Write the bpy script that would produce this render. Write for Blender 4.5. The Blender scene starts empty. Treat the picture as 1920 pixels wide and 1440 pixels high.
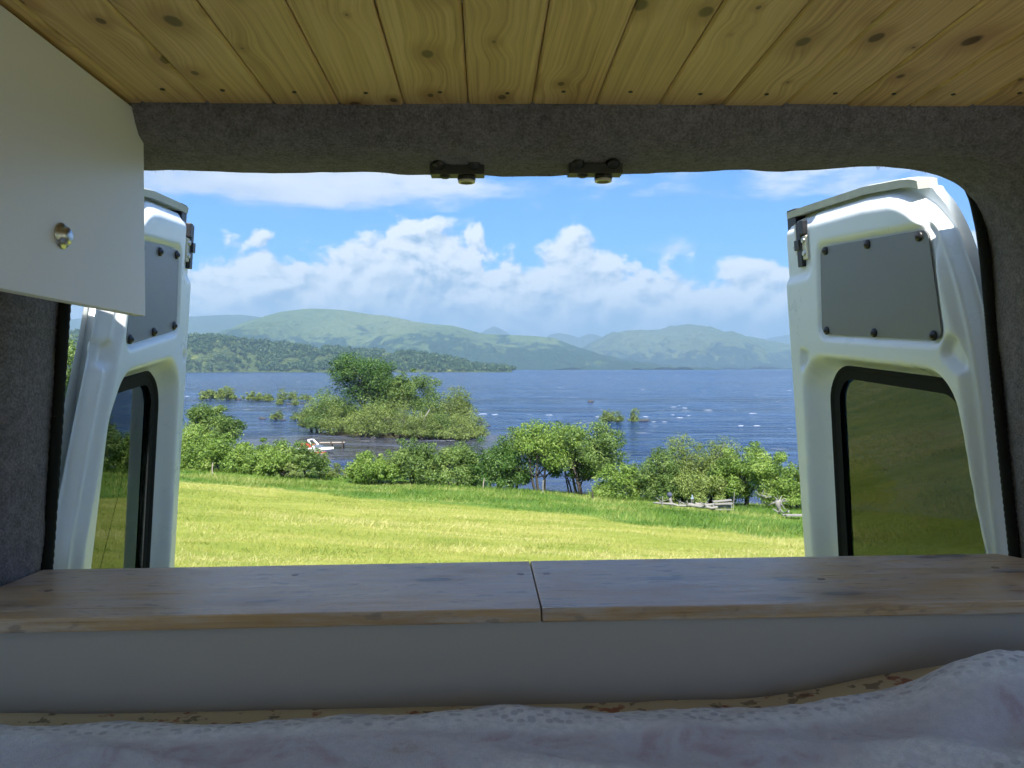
import bpy, bmesh, math, random
import numpy as np
from mathutils import Vector, Matrix

# ------------------------------------------------------------------ camera, sky, sun, exposure
SC = bpy.context.scene
COL = SC.collection
FPX, HORIZON = 1450.0, 689.0            # focal length in photo pixels (1920 wide), row of the horizon
CAMZ = 13.0                             # eye height above the lake (water is z = 0)
PITCH = math.atan((720 - HORIZON) / FPX)
cam = bpy.data.cameras.new("camera")
cam.sensor_width = 36.0
cam.lens = 36.0 * FPX / 1920.0
cam.clip_start, cam.clip_end = 0.02, 60000.0
camera = bpy.data.objects.new("camera", cam)
camera.location = (0, 0, CAMZ)
camera.rotation_euler = (math.pi / 2 - PITCH, 0, 0)
COL.objects.link(camera)
SC.camera = camera

SUN_EL, SUN_AZ = math.radians(52), math.radians(176)   # azimuth clockwise from +Y; 180 is behind the camera
SUN_STRENGTH, SKY_STRENGTH, EXPOSURE = 5.0, 0.093, 1.33

SC.view_settings.view_transform = 'Standard'
SC.view_settings.look = 'None'
SC.view_settings.gamma = 1.0
SC.view_settings.use_curve_mapping = False
SC.view_settings.exposure = EXPOSURE
SC.render.engine = 'CYCLES'
SC.cycles.use_denoising = True
SC.cycles.use_adaptive_sampling = True
SC.cycles.adaptive_threshold = .03
SC.cycles.adaptive_min_samples = 16
SC.cycles.max_bounces = 10
SC.cycles.diffuse_bounces = 5
SC.cycles.glossy_bounces = 4
SC.cycles.transmission_bounces = 4
SC.cycles.transparent_max_bounces = 12
SC.cycles.volume_bounces = 0
SC.cycles.sample_clamp_indirect = 6.0
SC.cycles.caustics_reflective = False
SC.cycles.caustics_refractive = False

sun = bpy.data.lights.new("sun", 'SUN')
sun.energy = SUN_STRENGTH
sun.angle = math.radians(0.53)
sun.color = (1.0, 0.95, 0.87)
sun_ob = bpy.data.objects.new("sun", sun)
to_sun = Vector((math.sin(SUN_AZ) * math.cos(SUN_EL), math.cos(SUN_AZ) * math.cos(SUN_EL), math.sin(SUN_EL)))
sun_ob.rotation_euler = to_sun.to_track_quat('Z', 'Y').to_euler()
sun_ob.location = (0, 0, 60)
COL.objects.link(sun_ob)


# ------------------------------------------------------------------ node helper
class NT:
    """small expression helper over a node tree"""
    def __init__(s, tree):
        s.t = tree; s.n = tree.nodes; s.l = tree.links
    def node(s, typ, **kw):
        n = s.n.new(typ)
        for k, v in kw.items():
            setattr(n, k, v)
        return n
    def put(s, sock, val):
        if isinstance(val, bpy.types.NodeSocket):
            s.l.new(val, sock)
        elif val is not None:
            if sock.type == 'RGBA' and len(val) == 3:
                val = (*val, 1.0)
            sock.default_value = val
    def m(s, op, a, b=0.0, c=0.0, clamp=False):
        n = s.node('ShaderNodeMath', operation=op, use_clamp=clamp)
        s.put(n.inputs[0], a); s.put(n.inputs[1], b); s.put(n.inputs[2], c)
        return n.outputs[0]
    def ss(s, x, lo, hi, a=0.0, b=1.0):
        n = s.node('ShaderNodeMapRange', interpolation_type='SMOOTHSTEP')
        s.put(n.inputs['Value'], x); s.put(n.inputs['From Min'], lo); s.put(n.inputs['From Max'], hi)
        s.put(n.inputs['To Min'], a); s.put(n.inputs['To Max'], b)
        return n.outputs['Result']
    def lin(s, x, lo, hi, a=0.0, b=1.0):
        n = s.node('ShaderNodeMapRange')
        s.put(n.inputs['Value'], x); s.put(n.inputs['From Min'], lo); s.put(n.inputs['From Max'], hi)
        s.put(n.inputs['To Min'], a); s.put(n.inputs['To Max'], b)
        return n.outputs['Result']
    def mix(s, f, a, b, mode='MIX'):
        n = s.node('ShaderNodeMix', data_type='RGBA', blend_type=mode)
        s.put(n.inputs['Factor'], f); s.put(n.inputs['A'], a) if False else None
        s.put(n.inputs[6], a); s.put(n.inputs[7], b); s.put(n.inputs[0], f)
        return n.outputs[2]
    def xyz(s, x=0.0, y=0.0, z=0.0):
        n = s.node('ShaderNodeCombineXYZ')
        s.put(n.inputs[0], x); s.put(n.inputs[1], y); s.put(n.inputs[2], z)
        return n.outputs[0]
    def sep(s, v):
        n = s.node('ShaderNodeSeparateXYZ'); s.put(n.inputs[0], v)
        return n.outputs[0], n.outputs[1], n.outputs[2]
    def noise(s, vec, scale=1.0, detail=4.0, rough=0.55, dist=0.0, color=False):
        n = s.node('ShaderNodeTexNoise')
        s.put(n.inputs['Vector'], vec); n.inputs['Scale'].default_value = scale
        n.inputs['Detail'].default_value = detail; n.inputs['Roughness'].default_value = rough
        n.inputs['Distortion'].default_value = dist
        return n.outputs['Color' if color else 'Fac']
    def vmul(s, v, k):
        n = s.node('ShaderNodeVectorMath', operation='MULTIPLY'); s.put(n.inputs[0], v); s.put(n.inputs[1], k)
        return n.outputs[0]
    def vadd(s, v, k):
        n = s.node('ShaderNodeVectorMath', operation='ADD'); s.put(n.inputs[0], v); s.put(n.inputs[1], k)
        return n.outputs[0]
    def ramp(s, f, stops, interp='LINEAR'):
        n = s.node('ShaderNodeValToRGB'); n.color_ramp.interpolation = interp
        e = n.color_ramp.elements
        while len(e) < len(stops): e.new(0.5)
        for q, (pos, c) in zip(e, stops):
            q.position = pos; q.color = (*c, 1.0)
        s.put(n.inputs[0], f)
        return n.outputs[0]
    def bump(s, h, dist=0.01, strength=1.0, normal=None):
        n = s.node('ShaderNodeBump'); s.put(n.inputs['Height'], h)
        n.inputs['Distance'].default_value = dist; n.inputs['Strength'].default_value = strength
        if normal is not None: s.put(n.inputs['Normal'], normal)
        return n.outputs[0]


def px_az(px): return math.atan((px - 960) / FPX)
def px_el(px, py): return math.atan((HORIZON - py) / FPX * math.cos(px_az(px)))

# ------------------------------------------------------------------ world: clear sky with cumulus banks
world = bpy.data.worlds.new("World")
SC.world = world
world.use_nodes = True
world.cycles.sampling_method = 'MANUAL'
world.cycles.sample_map_resolution = 512
W = NT(world.node_tree)
W.n.clear()
sky = W.node('ShaderNodeTexSky', sky_type='NISHITA')
sky.sun_disc = False
sky.sun_elevation = SUN_EL
sky.sun_rotation = SUN_AZ
sky.altitude = 30; sky.air_density = 1.0; sky.dust_density = 0.6; sky.ozone_density = 2.0
d = W.node('ShaderNodeTexCoord').outputs['Generated']
dx, dy, dz = W.sep(d)
az = W.m('ARCTAN2', dx, dy)
el = W.m('ARCSINE', dz)
# height of the cumulus bank round the compass: the view's own skyline of cloud, going on at its mean height elsewhere
curve = W.node('ShaderNodeFloatCurve')
tops = [(-0.9, .135), (-.62, .13), (px_az(340), .128), (px_az(440), .142), (px_az(560), .138), (px_az(610), .148), (px_az(700), .168),
        (px_az(790), .186), (px_az(850), .186), (px_az(895), .172), (px_az(935), .138), (px_az(1010), .15), (px_az(1065), .168),
        (px_az(1125), .168), (px_az(1165), .142), (px_az(1235), .123), (px_az(1320), .123), (px_az(1400), .13), (px_az(1480), .13), (.6, .12), (.9, .135)]
cv = curve.mapping.curves[0]
pts = [((a + 1.0) / 2.0, t * 4) for a, t in tops]
cv.points[0].location = (0, .54); cv.points[1].location = (1, .54)
for a, t in pts: cv.points.new(a, t)
curve.mapping.update()
W.put(curve.inputs['Value'], W.lin(az, -1, 1))
top = W.m('MULTIPLY', curve.outputs[0], .25)
P = W.xyz(az, W.m('MULTIPLY', el, 1.25), 0.0)
Pw = W.vadd(P, W.vmul(W.noise(P, 9, 1, color=True), (.05, .05, 0)))
def cumulus_noise(vec):
    a = W.noise(vec, 15, 6, .6)
    v = W.node('ShaderNodeTexVoronoi', feature='F1'); W.put(v.inputs['Vector'], vec); v.inputs['Scale'].default_value = 26
    return W.m('SUBTRACT', W.m('MULTIPLY', a, 1.5), W.m('MULTIPLY', v.outputs['Distance'], .42))
n0 = cumulus_noise(Pw)
n1 = cumulus_noise(W.vadd(Pw, (-.006, .012, 0)))
below = W.m('DIVIDE', W.m('SUBTRACT', top, el), .035)                 # depth under the bank's top, in lumps
dens = W.m('ADD', W.m('ADD', below, .2), W.m('MULTIPLY', W.m('SUBTRACT', n0, .55), 2.9))
a_cum = W.ss(dens, -.1, .55)
relief = W.m('MULTIPLY', W.m('SUBTRACT', n0, n1), 3.4)
lit = W.m('ADD', W.ss(dens, 4.8, .2, .08, .95), relief, clamp=True)
shade = W.mix(lit, (1.75, 2.5, 3.3), (4.9, 5.05, 5.15))
low = W.ss(el, .105, .01)                                              # the far, hazier foot of the bank
cum_col = W.mix(W.m('MULTIPLY', low, .62), shade, (1.6, 2.45, 3.5))
# a small detached cloud and thin fragments right of the bank
def blob(px, py, rx, ry, k=1.0):
    ex = W.m('DIVIDE', W.m('SUBTRACT', az, px_az(px)), rx / FPX)
    ey = W.m('DIVIDE', W.m('SUBTRACT', el, px_el(px, py)), ry / FPX)
    r2 = W.m('ADD', W.m('MULTIPLY', ex, ex), W.m('MULTIPLY', ey, ey))
    return W.m('MULTIPLY', W.m('SUBTRACT', 1.0, r2), k)
b1 = W.m('MAXIMUM', blob(1262, 460, 52, 24), W.m('MAXIMUM', blob(990, 400, 50, 22, .55), blob(1050, 403, 60, 12, .5)))
b1 = W.m('MAXIMUM', b1, blob(905, 360, 100, 14, .8))
a_small = W.ss(W.m('ADD', W.m('MAXIMUM', b1, -2.0), W.m('MULTIPLY', W.m('SUBTRACT', n0, .62), 3.0)), .0, 1.6, 0, .85)
# high flat sheet, upper left, and the same kind of broken sheet overhead and round the sky
Pp = W.xyz(W.m('DIVIDE', dx, W.m('ADD', W.m('MAXIMUM', dz, 0.0), .12)), W.m('DIVIDE', dy, W.m('ADD', W.m('MAXIMUM', dz, 0.0), .12)), 3.0)
sheet_n = W.noise(W.vmul(Pp, (1.0, 1.0, 1.0)), 1.1, 3, .6)
edge = W.m('ADD', W.ss(az, px_az(1010), px_az(520), 0, .55), W.ss(el, .178, .215, -.62, -.02))
up_mask = W.ss(el, .30, .5)
sheet_in = W.m('ADD', W.m('MULTIPLY', W.m('SUBTRACT', sheet_n, .45), 2.0), W.m('MULTIPLY', edge, W.m('SUBTRACT', 1.0, up_mask)))
fine = W.m('MULTIPLY', W.m('SUBTRACT', W.noise(W.xyz(az, W.m('MULTIPLY', el, 3.2), 1.7), 10, 5, .62), .5), 1.5)
a_sheet = W.ss(W.m('ADD', sheet_in, fine), .02, .55, 0, .93)
a_sheet = W.m('MULTIPLY', a_sheet, W.ss(el, .165, .19))
sheet_col = W.mix(W.ss(W.m('ADD', sheet_n, W.m('MULTIPLY', fine, .35)), .35, .7), (2.9, 3.3, 4.0), (4.2, 4.4, 4.7))
base = W.mix(1.0, sky.outputs[0], (.25, .54, .95), 'MULTIPLY')
c1 = W.mix(a_sheet, base, sheet_col)
c2 = W.mix(a_small, c1, (4.0, 4.25, 4.7))
c3 = W.mix(W.m('MULTIPLY', a_cum, W.ss(el, -.03, .0)), c2, cum_col)
bg = W.node('ShaderNodeBackground')
W.put(bg.inputs['Color'], c3)
bg.inputs['Strength'].default_value = SKY_STRENGTH
W.l.new(bg.outputs[0], W.node('ShaderNodeOutputWorld').inputs['Surface'])


# ------------------------------------------------------------------ geometry helpers
rng = np.random.default_rng(7)
random.seed(7)
cR = np.array([1, 0, 0.]); cU = np.array([0, math.sin(PITCH), math.cos(PITCH)]); cF = np.array([0, math.cos(PITCH), -math.sin(PITCH)])
def direction(px, py): return cF + (px - 960) / FPX * cR - (py - 720) / FPX * cU
def at(px, py, y):
    """world point in the direction of a photo pixel, y metres ahead"""
    q = direction(px, py); return q * (y / q[1]) + np.array([0, 0, CAMZ])

def tag(o, label=None, cat=None, group=None, kind=None):
    if label: o['label'] = label
    if cat: o['category'] = cat
    if group: o['group'] = group
    if kind: o['kind'] = kind
    return o
def link(name, me, mat=None, parent=None, loc=(0, 0, 0), smooth=False):
    o = bpy.data.objects.new(name, me)
    COL.objects.link(o)
    if mat is not None: me.materials.append(mat)
    if parent is not None: o.parent = parent
    o.location = loc
    if smooth: me.polygons.foreach_set('use_smooth', np.ones(len(me.polygons), dtype=bool))
    return o
def empty(name, loc=(0, 0, 0), rz=0):
    o = bpy.data.objects.new(name, None); COL.objects.link(o)
    o.location = loc; o.rotation_euler = (0, 0, rz); o.empty_display_size = .2
    return o
def fast_mesh(name, verts, faces):
    """faces: (n, k) array, all with k corners"""
    verts = np.asarray(verts, dtype=np.float32); faces = np.asarray(faces, dtype=np.int32)
    me = bpy.data.meshes.new(name)
    me.vertices.add(len(verts)); me.vertices.foreach_set('co', verts.ravel())
    n, k = faces.shape
    me.loops.add(n * k); me.loops.foreach_set('vertex_index', faces.ravel())
    me.polygons.add(n)
    me.polygons.foreach_set('loop_start', np.arange(0, n * k, k, dtype=np.int32))
    me.polygons.foreach_set('loop_total', np.full(n, k, dtype=np.int32))
    me.update(calc_edges=True)
    return me
def face_attr(me, name, vals):
    a = me.attributes.new(name, 'FLOAT', 'FACE'); a.data.foreach_set('value', np.asarray(vals, dtype=np.float32))
def grid_faces(nu, nv, wrap=False):
    i = np.arange(nu - 1)[:, None]; j = np.arange(nv if wrap else nv - 1)[None, :]
    j2 = (j + 1) % nv
    return np.stack([i * nv + j, (i + 1) * nv + j, (i + 1) * nv + j2, i * nv + j2], -1).reshape(-1, 4)
def sweep(path, radii, sides=8, squash=1.0):
    """tube along a path; returns verts, quads"""
    path = np.asarray(path, float); n = len(path)
    radii = np.broadcast_to(np.asarray(radii, float), (n,))
    t = np.gradient(path, axis=0); t /= np.linalg.norm(t, axis=1)[:, None] + 1e-9
    ref = np.array([0, 0, 1.]) if abs(t[:, 2]).mean() < .8 else np.array([1., 0, 0])
    a = np.cross(t, ref); a /= np.linalg.norm(a, axis=1)[:, None] + 1e-9
    b = np.cross(a, t)
    th = np.linspace(0, 2 * math.pi, sides, endpoint=False)
    ring = a[:, None] * np.cos(th)[None, :, None] + b[:, None] * np.sin(th)[None, :, None] * squash
    return (path[:, None] + ring * radii[:, None, None]).reshape(-1, 3), grid_faces(n, sides, True)
class MB:
    """collects vertices and faces of any size"""
    def __init__(s): s.v = []; s.f = []
    def add(s, v, f):
        o = len(s.v); s.v += [tuple(map(float, q)) for q in v]; s.f += [tuple(int(i) + o for i in q) for q in f]; return s
    def box(s, lo, hi, M=None):
        x0, y0, z0 = lo; x1, y1, z1 = hi
        v = [(x0, y0, z0), (x1, y0, z0), (x1, y1, z0), (x0, y1, z0), (x0, y0, z1), (x1, y0, z1), (x1, y1, z1), (x0, y1, z1)]
        if M is not None: v = [tuple(M @ Vector(q)) for q in v]
        return s.add(v, [(0, 3, 2, 1), (4, 5, 6, 7), (0, 1, 5, 4), (1, 2, 6, 5), (2, 3, 7, 6), (3, 0, 4, 7)])
    def tube(s, path, r, sides=8, caps=True):
        v, f = sweep(path, r, sides); n = len(path)
        s.add(v, f)
        o = len(s.v) - n * sides
        if caps:
            s.f.append(tuple(o + i for i in range(sides))[::-1]); s.f.append(tuple(o + (n - 1) * sides + i for i in range(sides)))
        return s
    def lathe(s, prof, c, axis, sides=16):
        """profile [(r, h)] turned about an axis through c"""
        ax = Vector(axis).normalized(); a = ax.orthogonal().normalized(); b = ax.cross(a)
        v = []
        for r, h in prof:
            for k in range(sides):
                t = 2 * math.pi * k / sides
                v.append(Vector(c) + ax * h + (a * math.cos(t) + b * math.sin(t)) * r)
        f = grid_faces(len(prof), sides, True).tolist()
        s.add(v, [q[::-1] for q in f])
        return s
    def mesh(s, name, bevel=0.0, segs=2):
        me = bpy.data.meshes.new(name); me.from_pydata(s.v, [], s.f); me.update()
        bm = bmesh.new(); bm.from_mesh(me)
        if bevel:
            es = [e for e in bm.edges if len(e.link_faces) == 2 and e.calc_face_angle(0) > .6]
            bmesh.ops.bevel(bm, geom=es, offset=bevel, segments=segs, profile=.6, affect='EDGES', clamp_overlap=True)
        bmesh.ops.recalc_face_normals(bm, faces=bm.faces)
        bm.to_mesh(me); bm.free()
        return me
def hash2(ix, iy, seed):
    h = (ix.astype(np.int64) * 374761393 + iy.astype(np.int64) * 668265263 + seed * 1442695041) & 0x7fffffff
    h = ((h ^ (h >> 13)) * 1274126177) & 0x7fffffff
    return ((h ^ (h >> 16)) & 0xffff) / 65535.0
def vnoise(x, y, seed=0):
    x = np.asarray(x, float); y = np.asarray(y, float)
    ix = np.floor(x); iy = np.floor(y); fx = x - ix; fy = y - iy
    fx = fx * fx * fx * (fx * (fx * 6 - 15) + 10); fy = fy * fy * fy * (fy * (fy * 6 - 15) + 10)
    a = hash2(ix, iy, seed); b = hash2(ix + 1, iy, seed); c = hash2(ix, iy + 1, seed); e = hash2(ix + 1, iy + 1, seed)
    return (a * (1 - fx) + b * fx) * (1 - fy) + (c * (1 - fx) + e * fx) * fy - .5
def fbm(x, y, octaves=5, seed=0, gain=.5):
    s = 0; amp = 1.0
    for k in range(octaves):
        s = s + amp * vnoise(np.asarray(x) * 2 ** k, np.asarray(y) * 2 ** k, seed + k * 17); amp *= gain
    return s
def sstep(lo, hi, x):
    t = np.clip((np.asarray(x, float) - lo) / (hi - lo), 0, 1); return t * t * (3 - 2 * t)


# ------------------------------------------------------------------ materials
def material(name):
    m = bpy.data.materials.new(name); m.use_nodes = True
    t = NT(m.node_tree); t.n.clear()
    out = t.node('ShaderNodeOutputMaterial')
    return m, t, out
def principled(t, out, color, rough=.6, normal=None, spec=.5, metallic=0.0, coat=0.0, sheen=0.0):
    b = t.node('ShaderNodeBsdfPrincipled')
    t.put(b.inputs['Base Color'], color); t.put(b.inputs['Roughness'], rough)
    b.inputs['Specular IOR Level'].default_value = spec; t.put(b.inputs['Metallic'], metallic)
    if coat: b.inputs['Coat Weight'].default_value = coat; b.inputs['Coat Roughness'].default_value = .06
    if sheen: b.inputs['Sheen Weight'].default_value = sheen; b.inputs['Sheen Roughness'].default_value = .5
    if normal is not None: t.put(b.inputs['Normal'], normal)
    t.l.new(b.outputs[0], out.inputs['Surface'])
    return b
def simple(name, color, rough=.6, spec=.5, metallic=0.0, vary=.12, scale=8.0, bump=0.0, coat=0.0):
    m, t, out = material(name)
    o = t.node('ShaderNodeTexCoord').outputs['Object']
    n = t.noise(o, scale, 5, .6)
    c = t.mix(n, tuple(v * (1 - vary) for v in color), tuple(min(1, v * (1 + vary)) for v in color))
    nb = t.bump(n, bump) if bump else None
    principled(t, out, c, t.lin(n, 0, 1, max(.03, rough - .06), min(1, rough + .06)), nb, spec, metallic, coat)
    return m
def leaf_material(name, dark, mid, light, trans=.35):
    m, t, out = material(name)
    a = t.node('ShaderNodeAttribute', attribute_name='tint').outputs['Fac']
    c = t.ramp(a, [(0, dark), (.5, mid), (1, light)])
    di = t.node('ShaderNodeBsdfPrincipled'); t.put(di.inputs['Base Color'], c); di.inputs['Roughness'].default_value = .5
    di.inputs['Specular IOR Level'].default_value = .3
    tr = t.node('ShaderNodeBsdfTranslucent'); t.put(tr.inputs['Color'], t.mix(1.0, c, (1.15, 1.1, .5), 'MULTIPLY'))
    mx = t.node('ShaderNodeMixShader'); mx.inputs[0].default_value = trans
    t.l.new(di.outputs[0], mx.inputs[1]); t.l.new(tr.outputs[0], mx.inputs[2]); t.l.new(mx.outputs[0], out.inputs['Surface'])
    return m

M = {}
M['leaf_bright'] = leaf_material('bright_leaves', (.065, .125, .020), (.170, .275, .050), (.30, .39, .100))
M['leaf_mid'] = leaf_material('alder_leaves', (0.050, 0.096, 0.022), (0.126, 0.206, 0.048), (0.240, 0.324, 0.096))
M['leaf_dark'] = leaf_material('oak_leaves', (0.026, 0.066, 0.014), (0.062, 0.138, 0.026), (0.132, 0.216, 0.054))
M['leaf_olive'] = leaf_material('willow_leaves', (.075, .112, .030), (.170, .235, .060), (.27, .33, .100))
M['leaf_yellow'] = leaf_material('sallow_leaves', (0.078, 0.118, 0.029), (0.180, 0.246, 0.060), (0.294, 0.354, 0.108))
M['leaf_far'] = leaf_material('far_wood_leaves', (.018, .048, .014), (.040, .082, .024), (.085, .13, .04), .2)
M['grass_blade'] = leaf_material('mown_grass_blades', (.155, .225, .034), (.28, .315, .06), (.46, .43, .18), .3)
M['grass_long'] = leaf_material('long_grass_blades', (.06, .13, .015), (.14, .23, .03), (.31, .34, .10), .35)
M['bark'] = simple('bark', (.055, .045, .035), .9, vary=.4, scale=3, bump=.02)
M['bark_pale'] = simple('bleached_wood', (.21, .20, .185), .8, vary=.35, scale=4, bump=.01)
M['rock'] = simple('shore_rock', (.045, .046, .048), .85, vary=.35, scale=2, bump=.05)
M['white_paint'] = simple('white_gelcoat', (.8, .8, .79), .3, vary=.04)
M['red_paint'] = simple('red_gelcoat', (.55, .05, .035), .35, vary=.08)
M['black_canvas'] = simple('black_canvas', (.015, .016, .02), .8)
M['weathered_plank'] = simple('weathered_timber', (.30, .26, .21), .85, vary=.25, scale=5, bump=.01)
M['dark_timber'] = simple('wet_timber', (.06, .05, .04), .8, vary=.25, scale=5)

m, t, out = material('field_grass')
o = t.node('ShaderNodeTexCoord').outputs['Object']
ox, oy, oz = t.sep(o)
big = t.noise(o, .16, 4); mid = t.noise(t.vmul(o, (.5, 1.6, 1)), 1.3, 5); fine_ = t.noise(o, 14, 6, .7)
c = t.ramp(t.m('ADD', t.m('MULTIPLY', mid, .65), t.m('MULTIPLY', big, .35)), [(.3, (.15, .205, .025)), (.48, (.22, .26, .04)), (.62, (.29, .30, .06)), (.8, (.38, .35, .13))])
c = t.mix(t.ss(fine_, .5, .75, 0, .5), c, (.40, .36, .15))
c = t.mix(t.ss(fine_, .45, .25, 0, .45), c, (.07, .11, .015))
la = t.node('ShaderNodeAttribute', attribute_name='long').outputs['Fac']
c = t.mix(la, c, t.ramp(fine_, [(.3, (.05, .11, .012)), (.7, (.12, .22, .03))]))
principled(t, out, c, .85, t.bump(fine_, .05), .15)
M['field'] = m

m, t, out = material('lake_water')
o = t.node('ShaderNodeTexCoord').outputs['Object']
wx, wy, wz = t.sep(o)
dist = t.m('SQRT', t.m('ADD', t.m('MULTIPLY', wx, wx), t.m('MULTIPLY', wy, wy)))
ow = t.vadd(o, t.vmul(t.noise(o, .05, 2, color=True), (6, 6, 0)))
wind = t.vmul(ow, (.55, 1.0, 1.0))
n_a = t.noise(wind, 1.1, 3, .55); n_b = t.noise(wind, .28, 4, .6); n_c = t.noise(t.vmul(ow, (.35, 1, 1)), .06, 5, .6)
h = t.m('ADD', t.m('MULTIPLY', n_a, t.ss(dist, 90, 500, .14, .03)), t.m('ADD', t.m('MULTIPLY', n_b, t.ss(dist, 100, 1500, .55, .5)), t.m('MULTIPLY', n_c, 2.2)))
nb = t.bump(h, 1.6, 1.0)
gust = t.noise(t.vmul(o, (.12, 1, 1)), .018, 5, .6)
streak = t.noise(t.vmul(ow, (.22, 1, 1)), .22, 5, .62)
deep = t.mix(t.ss(gust, .40, .60), (.003, .012, .045), (.008, .032, .100))
deep = t.mix(t.ss(streak, .50, .64, 0, .75), deep, (.05, .095, .19))
# silt stirred up in the shallows round the islet and the shore
sx = t.m('DIVIDE', t.m('ADD', wx, 20.0), 34.0); sy = t.m('DIVIDE', t.m('SUBTRACT', wy, 130.0), 26.0)
silt = t.ss(t.m('ADD', t.m('ADD', t.m('MULTIPLY', sx, sx), t.m('MULTIPLY', sy, sy)), t.m('MULTIPLY', t.m('SUBTRACT', n_b, .5), .8)), 1.3, .4)
silt = t.m('MAXIMUM', silt, t.ss(wy, 120, 70, 0, .55))
col = t.mix(t.m('MULTIPLY', silt, .5), deep, (.10, .092, .078))
foam = t.noise(t.vmul(ow, (.16, 1, 1)), .5, 4, .6)
foam2 = t.noise(t.vmul(o, (.4, 1, 1)), .05, 2)
fm = t.m('MULTIPLY', t.ss(foam, .665, .70), t.ss(foam2, .5, .58))
fm = t.m('MULTIPLY', fm, t.ss(dist, 100, 160))
col = t.mix(fm, col, (.75, .77, .8))
b = principled(t, out, col, t.m('ADD', t.ss(dist, 80, 2500, .13, .27), t.m('MULTIPLY', fm, .4)), nb, .21)
b.inputs['IOR'].default_value = 1.333
M['water'] = m

def hill_material(name, grass, wood, cover, scale=1.0):
    m, t, out = material(name)
    g = t.node('ShaderNodeTexCoord').outputs['Object']
    gx, gy, gz = t.sep(g)
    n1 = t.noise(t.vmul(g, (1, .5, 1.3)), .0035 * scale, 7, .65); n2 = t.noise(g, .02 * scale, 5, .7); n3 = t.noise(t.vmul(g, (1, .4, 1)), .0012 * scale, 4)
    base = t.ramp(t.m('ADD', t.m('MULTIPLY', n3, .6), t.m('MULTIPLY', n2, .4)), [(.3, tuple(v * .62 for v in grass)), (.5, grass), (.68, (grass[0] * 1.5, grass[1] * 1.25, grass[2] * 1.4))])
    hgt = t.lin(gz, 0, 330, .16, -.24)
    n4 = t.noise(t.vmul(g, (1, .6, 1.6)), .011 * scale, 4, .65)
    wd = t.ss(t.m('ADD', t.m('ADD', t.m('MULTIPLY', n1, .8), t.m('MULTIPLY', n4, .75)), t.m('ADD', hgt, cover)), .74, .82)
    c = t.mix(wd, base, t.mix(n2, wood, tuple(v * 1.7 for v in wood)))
    principled(t, out, c, .95, t.bump(t.m('ADD', n4, n1), 40.0, .8), .05)
    return m
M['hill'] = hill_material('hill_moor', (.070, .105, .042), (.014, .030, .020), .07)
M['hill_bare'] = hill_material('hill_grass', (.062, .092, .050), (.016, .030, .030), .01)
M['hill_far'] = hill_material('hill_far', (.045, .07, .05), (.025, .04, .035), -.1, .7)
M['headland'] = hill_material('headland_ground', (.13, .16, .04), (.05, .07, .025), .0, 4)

m, t, out = material('islet_ground')
o = t.node('ShaderNodeTexCoord').outputs['Object']
principled(t, out, t.ramp(t.noise(o, .6, 5), [(.35, (.06, .05, .038)), (.6, (.075, .07, .035)), (.75, (.06, .09, .02))]), .9, t.bump(t.noise(o, 3, 4), .1), .1)
M['islet'] = m

# --- van materials
def paint_material():
    m, t, out = material('white_van_paint')
    o = t.node('ShaderNodeTexCoord').outputs['Object']
    dirt = t.noise(o, 7, 7, .7); speck = t.noise(o, 95, 3, .6)
    c = t.mix(t.ss(dirt, .5, .75, 0, .14), (.72, .76, .775), (.58, .585, .57))
    c = t.mix(t.ss(speck, .735, .77, 0, .7), c, (.12, .11, .09))
    orange = t.noise(o, 260, 2)
    b = principled(t, out, c, t.lin(dirt, .3, .7, .26, .32), None, .45, coat=.25)
    return m
M['paint'] = paint_material()
def felt_material(name, a, b):
    m, t, out = material(name)
    o = t.node('ShaderNodeTexCoord').outputs['Object']
    n = t.noise(o, 60, 6, .75); n2 = t.noise(o, 260, 3, .7); n3 = t.noise(o, 6, 3)
    k = t.m('ADD', t.m('ADD', t.m('MULTIPLY', n, .42), t.m('MULTIPLY', n2, .46)), t.m('MULTIPLY', n3, .12))
    c = t.ramp(k, [(.36, a), (.5, tuple((x + y) / 2 for x, y in zip(a, b))), (.64, b)])
    principled(t, out, c, .95, t.bump(t.m('ADD', n2, t.m('MULTIPLY', n, .8)), .006, 1.0), .05, sheen=.15)
    return m
M['felt'] = felt_material('grey_lining_carpet', (.085, .077, .086), (.32, .295, .32))
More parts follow.
